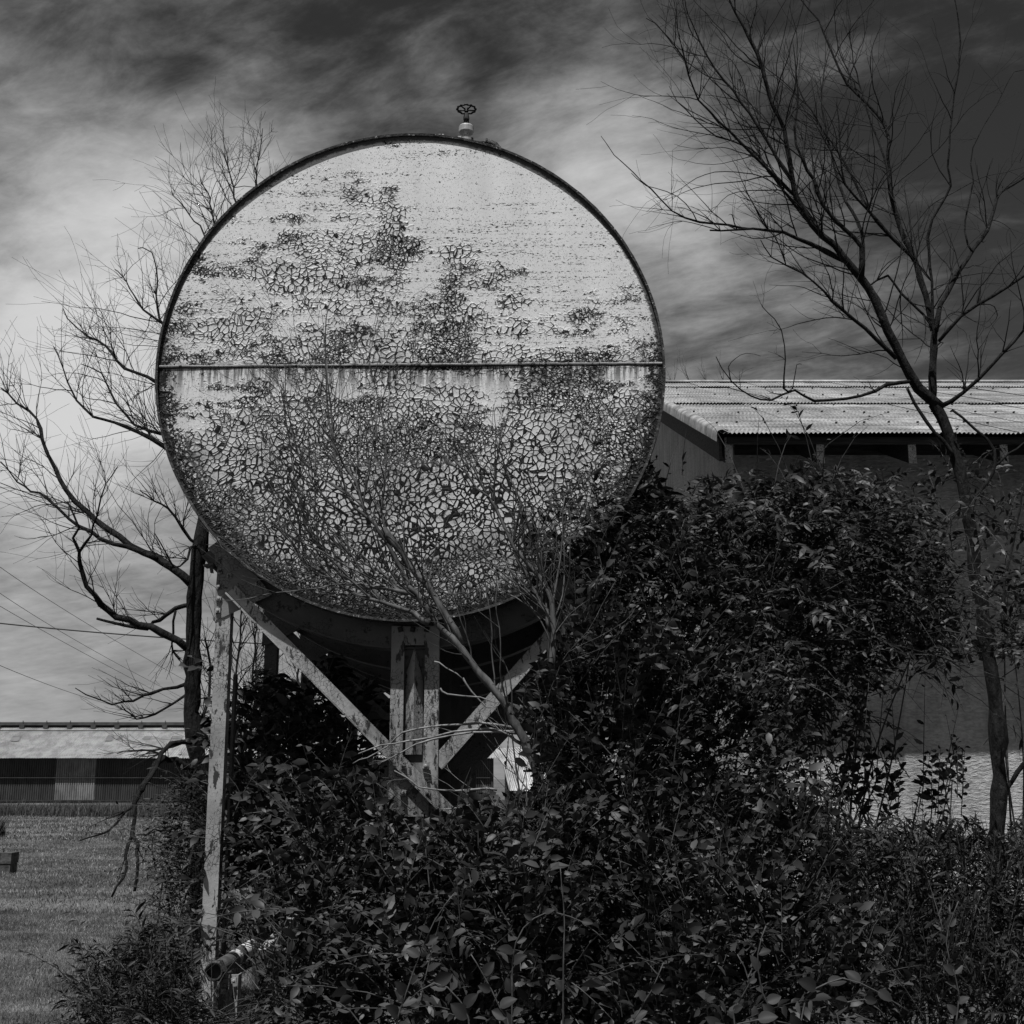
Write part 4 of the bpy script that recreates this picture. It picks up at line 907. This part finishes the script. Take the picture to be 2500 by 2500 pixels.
def shrub(name,label,cat,base,blobs,nspray,leaf=.06,wid=.42,full=False,material='leaf',droop=.5,slen=(.18,.42),nl=12,single=90,curl=.3,group=None,outw=.8,upw=.6,stems=6,side=.9,seed=1,toward=.35,fill=.35,stemr=.012,skip=()):
    g=np.random.default_rng(seed); th=thing(name,label,cat,base,group)
    B=[]
    for px,py,Y,rx,rz,ry in blobs:
        c=at(px,py,Y); k=mpp(px,py,Y); B.append((np.array(c),np.array([rx*k,ry,rz*k])))
    area=np.array([b[1][0]*b[1][2]+b[1][0]*b[1][1]*.6 for b in B]); cnt=np.maximum(3,(nspray*area/area.sum()).astype(int))
    P=[];Dn=[]
    for (c,r),n in zip(B,cnt):
        d=unit(g.normal(0,1,(n,3))); d[:,1]=np.where(g.random(n)<.75,-np.abs(d[:,1]),d[:,1])
        rad=np.where(g.random(n)<fill,g.uniform(.35,.85,n),g.uniform(.82,1.04,n))
        lump=1+.13*np.sin(d[:,0]*7+c[0]*3)*np.cos(d[:,2]*6+c[2]*5)+.08*np.sin(d[:,0]*15+d[:,2]*13+c[0])
        p=c+d*r*(rad*lump)[:,None]; P.append(p); Dn.append(unit(d/r))
    P=np.concatenate(P); Dn=np.concatenate(Dn); k=P[:,2]>.02; P=P[k];Dn=Dn[k]; S=len(P)
    d=unit(Dn*outw+np.array([0,0,upw])+g.normal(0,.45,(S,3)))
    Ls=g.uniform(slen[0],slen[1],S)*np.where(g.random(S)<.14,1.9,1.0)
    tipp=P+Ls[:,None]*(d*.8); kk=~(cleared(P,g,skip)|cleared(tipp,g,skip)); P=P[kk]; d=d[kk]; Ls=Ls[kk]; S=len(P)
    t=(np.arange(nl)+.6)/nl
    tt=t[None,:,None]
    grav=np.array([0,0,-1.0])
    cur=P[:,None,:]+Ls[:,None,None]*(d[:,None,:]*tt+grav*droop*(tt**2)*.6)
    tan=unit(d[:,None,:]+grav*droop*1.2*tt)
    hor=unit(np.cross(tan,np.array([0,0,1.0])+g.normal(0,.35,(S,1,3))))
    sg=np.where(np.arange(nl)%2==0,1.0,-1.0)[None,:,None]
    X=tan*.55+hor*sg*side+grav*.25*g.random((S,nl,1))+g.normal(0,.22,(S,nl,3))
    Nm=unit(np.cross(hor*1.0,tan)); Nm=np.where(Nm[...,2:3]<0,-Nm,Nm)
    Nm=unit(Nm+g.normal(0,.35,(S,nl,3))+np.array([0,-toward,0.]))
    size=leaf*(.5+.85*g.random((S,nl)))*(.75+.5*g.random((S,1)))*np.where(t>.85,.7,1.0)[None,:]
    pos=cur.reshape(-1,3); X=X.reshape(-1,3); Nm=Nm.reshape(-1,3); size=size.ravel()
    drop=(g.random(len(pos))<.08)|cleared(pos+X*.03,g,skip); pos=pos[~drop];X=X[~drop];Nm=Nm[~drop];size=size[~drop]
    tm=leaf_template(full,wid,curl)
    # the leaves that show largest become single parts
    ns=min(single,len(pos))
    if ns:
        dist=np.linalg.norm(pos-np.array([0,0,CH]),axis=1); sc_=size/dist
        ok=(np.abs(pos[:,0]/pos[:,1])<.42)
        idx=np.argsort(-(sc_*ok))[:ns]
        key=(full,wid,curl,material)
        if key not in LEAFME:
            tf=leaf_template(True,wid,curl); me=bpy.data.meshes.new('leaf'); me.from_pydata([tuple(v) for v in tf[0]],[],[tuple(int(i) for i in q) for q in tf[1]]); me.materials.append(M[material]); LEAFME[key]=me
        me=LEAFME[key]
        Xu=unit(X[idx]); Yu=unit(np.cross(Nm[idx],Xu)); Zu=np.cross(Xu,Yu)
        for a,i in enumerate(idx):
            o=bpy.data.objects.new('leaf',me); C.objects.link(o); o.parent=th
            s_=size[i]; m4=Matrix(((Xu[a][0]*s_,Yu[a][0]*s_,Zu[a][0]*s_,pos[i][0]-base[0]),(Xu[a][1]*s_,Yu[a][1]*s_,Zu[a][1]*s_,pos[i][1]-base[1]),(Xu[a][2]*s_,Yu[a][2]*s_,Zu[a][2]*s_,pos[i][2]-base[2]),(0,0,0,1)))
            o.matrix_basis=m4
        km=np.ones(len(pos),bool); km[idx]=False; pos=pos[km];X=X[km];Nm=Nm[km];size=size[km]
    V,FF=place(pos,X,Nm,size,tm); npmesh('foliage',V,FF,M[material],th,'stuff')
    # shoots carrying the leaves: thin three-sided tubes
    tk_=np.array([0,.35,.7,1.0])[None,:,None]
    ctr=P[:,None,:]+Ls[:,None,None]*(d[:,None,:]*tk_+grav*droop*(tk_**2)*.6)
    a1=unit(np.cross(d,np.array([.2,.3,1.0]))); a2=unit(np.cross(d,a1)); rads=np.array([.0035,.003,.002,.001])*(leaf/.06)
    V=[]
    for k in range(3):
        an=2*np.pi*k/3; V.append(ctr+rads[None,:,None]*(a1*np.cos(an)+a2*np.sin(an))[:,None,:])
    V=np.stack(V,2).reshape(-1,3); fq=[]
    for j in range(3):
        for k in range(3):
            a=j*3+k; b=j*3+(k+1)%3; c=a+3; e=b+3; fq+=[(a,b,e),(a,e,c)]
    FF=(np.array(fq)[None]+(np.arange(S)*12)[:,None,None]).reshape(-1,3); npmesh('shoots',V,FF,M['stem'],th,'stuff')
    rr=random.Random(seed)
    for k in range(stems):
        c,r=B[k%len(B)]; tgt=Vector(c)+Vector((rr.uniform(-.6,.6)*r[0],rr.uniform(-.4,.4)*r[1],rr.uniform(-.3,.8)*r[2]))
        b=Vector((base[0]+rr.uniform(-.15,.15),base[1]+rr.uniform(-.15,.15),-.02)); mid=b.lerp(tgt,.5)+Vector((rr.uniform(-.2,.2),rr.uniform(-.1,.1),rr.uniform(.0,.3)))
        f=MB(); q=Tree(k).smooth([b,mid,tgt],.12); f.tube(q,[stemr*(1-.75*i/len(q)) for i in range(len(q))],6); f.build('stem',M['stem'],th,True)
    return th

def gb(px,Y): p=at(px,2000,Y); return (p.x,Y,0)
shrub('climbing_shrub','tall dark leafy shrub sprawling between the tank and the warehouse wall','shrub',gb(1650,9.2),
  [(1330,1560,8.9,100,110,.5),(1480,1330,9.0,110,140,.6),(1450,1500,8.8,150,170,.7),(1640,1320,9.2,130,150,.7),(1640,1560,9.0,190,200,.8),(1560,1270,9.2,70,60,.4),(1820,1330,9.3,150,150,.7),
   (1840,1560,9.2,170,200,.8),(1990,1300,9.4,120,140,.6),(1960,1220,9.4,90,60,.4),(1790,1250,9.4,80,50,.3)],1500,leaf=.078,wid=.34,full=True,droop=.65,nl=13,single=200,seed=2,stems=9,slen=(.25,.62))
shrub('climbing_shrub','spreading shrub whose drooping sprays end just above the sunlit strip of warehouse wall','shrub',gb(2010,10.0),
  [(2090,1380,9.8,130,170,.6),(2000,1560,9.8,180,150,.7),(2180,1530,9.9,110,130,.5),(2250,1600,10,120,90,.4),(2220,1370,9.9,100,90,.4),(2060,1700,9.9,90,110,.4),(1990,1850,10,70,150,.4),(2290,1480,10,80,100,.3),(2290,1310,10,60,60,.3),(2360,1600,10,90,70,.3),(2360,1430,10,60,80,.3),(2400,1650,10,90,60,.3),(2330,1270,10.2,60,50,.3)],960,leaf=.078,wid=.34,full=True,droop=.85,nl=14,single=120,seed=3,stems=8,slen=(.3,.72))
shrub('leafy_branch','leafy shoots sprouting from behind the bare trunk at the right edge','shrub',gb(2470,11.6),
  [(2460,1500,11.5,70,90,.3),(2420,1640,11.4,110,70,.4),(2350,1160,11.5,70,40,.2),(2490,1750,11.5,80,70,.3),(2440,1260,11.5,40,60,.2),(2400,1850,11.2,60,80,.3)],210,leaf=.085,wid=.34,full=True,droop=.7,nl=10,single=30,seed=33,stems=5,fill=.6)
shrub('broadleaf_shrub','dense oval-leaved shrub filling the middle below the right brace','shrub',gb(1400,8.0),
  [(1330,1750,8.1,110,110,.4),(1450,1680,8.2,150,150,.5),(1300,1950,7.9,150,120,.5),(1500,1880,7.9,180,170,.6),(1600,1730,8.2,150,150,.5),(1720,1830,8.2,140,150,.5),(1260,1660,8.2,50,60,.2)],980,leaf=.075,wid=.48,full=True,droop=.15,nl=11,single=200,seed=4,stems=8,upw=.9)
shrub('broadleaf_shrub','low oval-leaved thicket in the middle foreground below the centre post','shrub',gb(1150,7.2),
  [(900,2060,7.5,150,110,.5),(1050,2100,7.3,180,130,.5),(1250,2120,7.1,200,150,.6),(1050,2300,6.9,200,150,.6),(1300,2330,6.8,200,160,.6),(850,2290,7.1,170,180,.5),(1150,2450,6.6,230,140,.5)],1050,leaf=.072,wid=.46,full=True,droop=.3,nl=11,single=200,seed=5,stems=7)
shrub('leafy_thicket','dark leafy thicket growing up round the left tank frames','thicket',gb(700,9.4),
  [(620,1780,9.6,80,110,.3),(680,1930,9.3,120,130,.4),(800,1880,9.5,120,110,.4),(740,2080,9.0,160,140,.5),(900,1940,9.3,90,90,.4),(620,2120,9.0,90,170,.4),(860,1790,9.8,70,60,.3),(600,1660,9.9,50,60,.2),(770,1720,10,90,60,.3)],800,leaf=.088,wid=.48,full=True,droop=.5,nl=9,single=120,seed=6,stems=9,material='leaf')
shrub('evergreen_shrub','small glossy evergreen behind the tank with leaves dark against the sky','shrub',gb(760,13.5),
  [(610,1640,13.4,50,50,.3),(700,1700,13.5,90,50,.4),(790,1730,13.6,100,60,.4),(640,1760,13.4,90,60,.4),(900,1790,13.6,80,50,.3)],260,leaf=.12,wid=.45,full=True,droop=.6,nl=8,single=30,seed=61,stems=5,material='leaf_dark')
shrub('twiggy_bush','fine-leaved twiggy bush crowding the foot of the left tree beside the field','bush',gb(440,9.6),
  [(480,1980,9.8,45,90,.3),(460,2090,9.6,50,110,.3),(475,2230,9.4,65,100,.3),(520,2060,9.5,50,150,.3),(430,2260,9.5,40,50,.2),(500,2350,9,80,80,.3)],430,leaf=.055,wid=.26,full=False,droop=.45,nl=13,single=60,seed=7,stems=7,material='leaf_soft',side=.7,fill=.45)
shrub('low_weeds','low feathery weeds with narrow leaves spilling over the grass at the bottom left','weeds',gb(380,7.6),
  [(300,2440,7.6,90,60,.3),(400,2400,7.8,100,70,.3),(500,2460,7.3,110,80,.4),(360,2490,7.2,130,60,.4),(640,2440,7.4,110,100,.4),(260,2390,7.9,40,30,.2)],620,leaf=.060,wid=.22,full=False,droop=.6,nl=14,single=60,seed=8,stems=3,material='leaf_soft',side=.75,upw=1.1)
shrub('leafy_weeds','mixed leafy weeds round the open pipe under the left post','weeds',gb(700,7.7),
  [(640,2280,8.1,90,80,.3),(760,2270,7.7,120,110,.4),(700,2420,7.3,110,90,.4),(830,2440,7.0,120,100,.4),(505,2310,8.45,45,30,.12),(490,2440,8.4,45,70,.15),(520,2480,8.3,40,40,.15)],460,leaf=.066,wid=.36,full=True,droop=.5,nl=10,single=90,seed=9,stems=5,upw=.9)
shrub('willow_like_bush','narrow-leaved bush filling the bottom right corner in front of the wall','bush',gb(2280,7.6),
  [(2080,2080,8.2,130,80,.4),(2250,2080,8.3,130,90,.4),(2400,2050,8.4,120,110,.4),(2150,2250,7.6,180,140,.5),(2360,2250,7.6,180,160,.5),(2250,2420,7.1,220,140,.5),(2480,2130,8.2,80,140,.4),(2470,2440,7.2,90,110,.4)],1250,leaf=.066,wid=.24,full=False,droop=.15,nl=15,single=120,seed=10,stems=8,material='leaf_soft',side=.55,upw=1.4,outw=.4)
shrub('young_shoots','thin upright shoots with small oval leaves outlined against the sunlit wall','shrub',gb(2150,9.6),
  [(2130,1960,9.6,70,110,.2),(2230,1950,9.7,90,90,.2),(2340,1960,9.6,70,90,.2),(2080,1900,9.6,40,80,.2),(2180,1880,9.7,40,60,.2)],60,leaf=.082,wid=.40,full=True,droop=.1,nl=12,single=90,seed=12,stems=9,upw=1.8,outw=.3,slen=(.35,.7),fill=.6,skip=(5,6))
shrub('broadleaf_shrub','dense small-leaved shrub in the right half foreground left of the narrow-leaved bush','shrub',gb(1700,7.2),
  [(1550,2080,7.6,170,120,.5),(1760,2060,7.8,160,120,.5),(1920,2120,7.6,130,110,.4),(1550,2260,7.1,170,140,.5),(1780,2280,7.0,190,160,.5),(1650,2440,6.7,240,130,.5),(1950,2400,6.9,150,130,.5)],1150,leaf=.070,wid=.44,full=True,droop=.2,nl=11,single=200,seed=13,stems=8,upw=.9)
# near vines with large leaves
def vine(label,px,Y,seed,leaf,n=9,group=None):
    rr=np.random.default_rng(seed); base=at(*px[0],Y); th=thing('broadleaf_vine',label,'vine',(base.x,Y,0),group)
    pts=Tree(seed).smooth([Vector((base.x,Y+.1,-.02))]+[at(a,b,Y) for a,b in px],.05); f=MB(); f.tube(pts,[.006*(1-.7*i/len(pts)) for i in range(len(pts))],6); f.build('stem',M['stem'],th,True)
    tf=leaf_template(True,.62,.35); 
    # finer leaf: cupped with a raised midrib
    key=('vine',)
    if key not in LEAFME:
        m_=MB(); nu,nv=8,6; vs=[]
        for i in range(nu+1):
            u=i/nu; wd=.34*math.sin(math.pi*min(1,u**.8))**.75 if 0<u<1 else 0.0
            for j in range(nv+1):
                v=-1+2*j/nv; vs.append((u,wd*v,.10*abs(v)**1.5*(wd/.34)-.22*u*u+.012*math.sin(u*22)*(abs(v))))
        W=nv+1; m_.addm(vs,[(i*W+j,(i+1)*W+j,(i+1)*W+j+1,i*W+j+1) for i in range(nu) for j in range(nv)]); me=m_.mesh('leaf',True); me.materials.append(M['leaf_big']); LEAFME[key]=me
    me=LEAFME[key]; L0=len(pts)//4
    for k in range(n*2):
        i=L0+int((len(pts)-2-L0)*(k+.5)/(n*2)); p=pts[i]; t=(pts[i+1]-pts[i]).normalized(); sd=1 if k%2 else -1
        X=(t*.5+Vector((sd*.8,-.25,.25))+Vector(rr.normal(0,.25,3))).normalized(); Nv=Vector((0,-.75,.7))+Vector(rr.normal(0,.3,3)); Yv=Nv.cross(X).normalized(); Z=X.cross(Yv)
        s_=leaf*(1.1-.55*k/(n*2))*(.8+.4*rr.random()); o=bpy.data.objects.new('leaf',me); C.objects.link(o); o.parent=th
        q=p-Vector((base.x,Y,0))
        o.matrix_basis=Matrix(((X.x*s_,Yv.x*s_,Z.x*s_,q.x),(X.y*s_,Yv.y*s_,Z.y*s_,q.y),(X.z*s_,Yv.z*s_,Z.z*s_,q.z),(0,0,0,1)))
vine('vine with large cupped oval leaves at the bottom left of centre',[(1150,2560),(1120,2440),(1060,2400),(1000,2440)],4.6,71,.10,6)
vine('broad-leaved vine climbing at the bottom centre with round leaves',[(1250,2560),(1220,2460),(1180,2380),(1150,2330)],4.8,72,.085,6)
vine('hooked vine with curling pale tips at the bottom right of centre',[(1900,2560),(1860,2420),(1850,2330),(1870,2260)],4.5,73,.075,6)
vine('arching broad-leaved vine at the bottom right with overlapping leaves',[(1950,2520),(2020,2400),(2100,2400),(2220,2470)],4.5,74,.10,7)
vine('long stemmed vine with paired leaves left of the middle foreground',[(960,2560),(1000,2400),(1060,2250),(1110,2180)],5.4,75,.08,7)
vine('arching leafy vine stem in the middle foreground',[(1250,2480),(1260,2300),(1330,2230),(1420,2250),(1480,2300)],5.4,76,.075,7)
vine('small upright sprig with a few pale oval leaves in the middle foreground',[(1375,2420),(1378,2250),(1372,2170),(1368,2120)],5.3,77,.055,4)
vine('broad-leaved vine tip low between the central thicket and the right bush',[(1540,2560),(1560,2470),(1590,2420),(1620,2350)],4.9,78,.08,5)

vine('leggy vine with small paired leaves right of the bottom centre',[(1800,2560),(1790,2470),(1830,2400),(1800,2330)],4.7,81,.06,7)
vine('drooping vine tip with narrow curled leaves in the bottom right foreground',[(2060,2560),(2040,2470),(2110,2440),(2170,2490)],4.4,82,.075,6)
vine('vine with big overlapping shaded leaves just inside the bottom edge',[(1700,2600),(1760,2520),(1850,2490),(1930,2500)],4.2,83,.12,5)
vine('slender vine climbing the narrow-leaved bush near the right edge',[(2330,2560),(2340,2420),(2310,2300),(2340,2200)],5.6,84,.075,8)
vine('vine with broad leaves leaning out at the far bottom left of the thicket',[(900,2600),(880,2500),(830,2450),(790,2440)],4.8,85,.09,5)
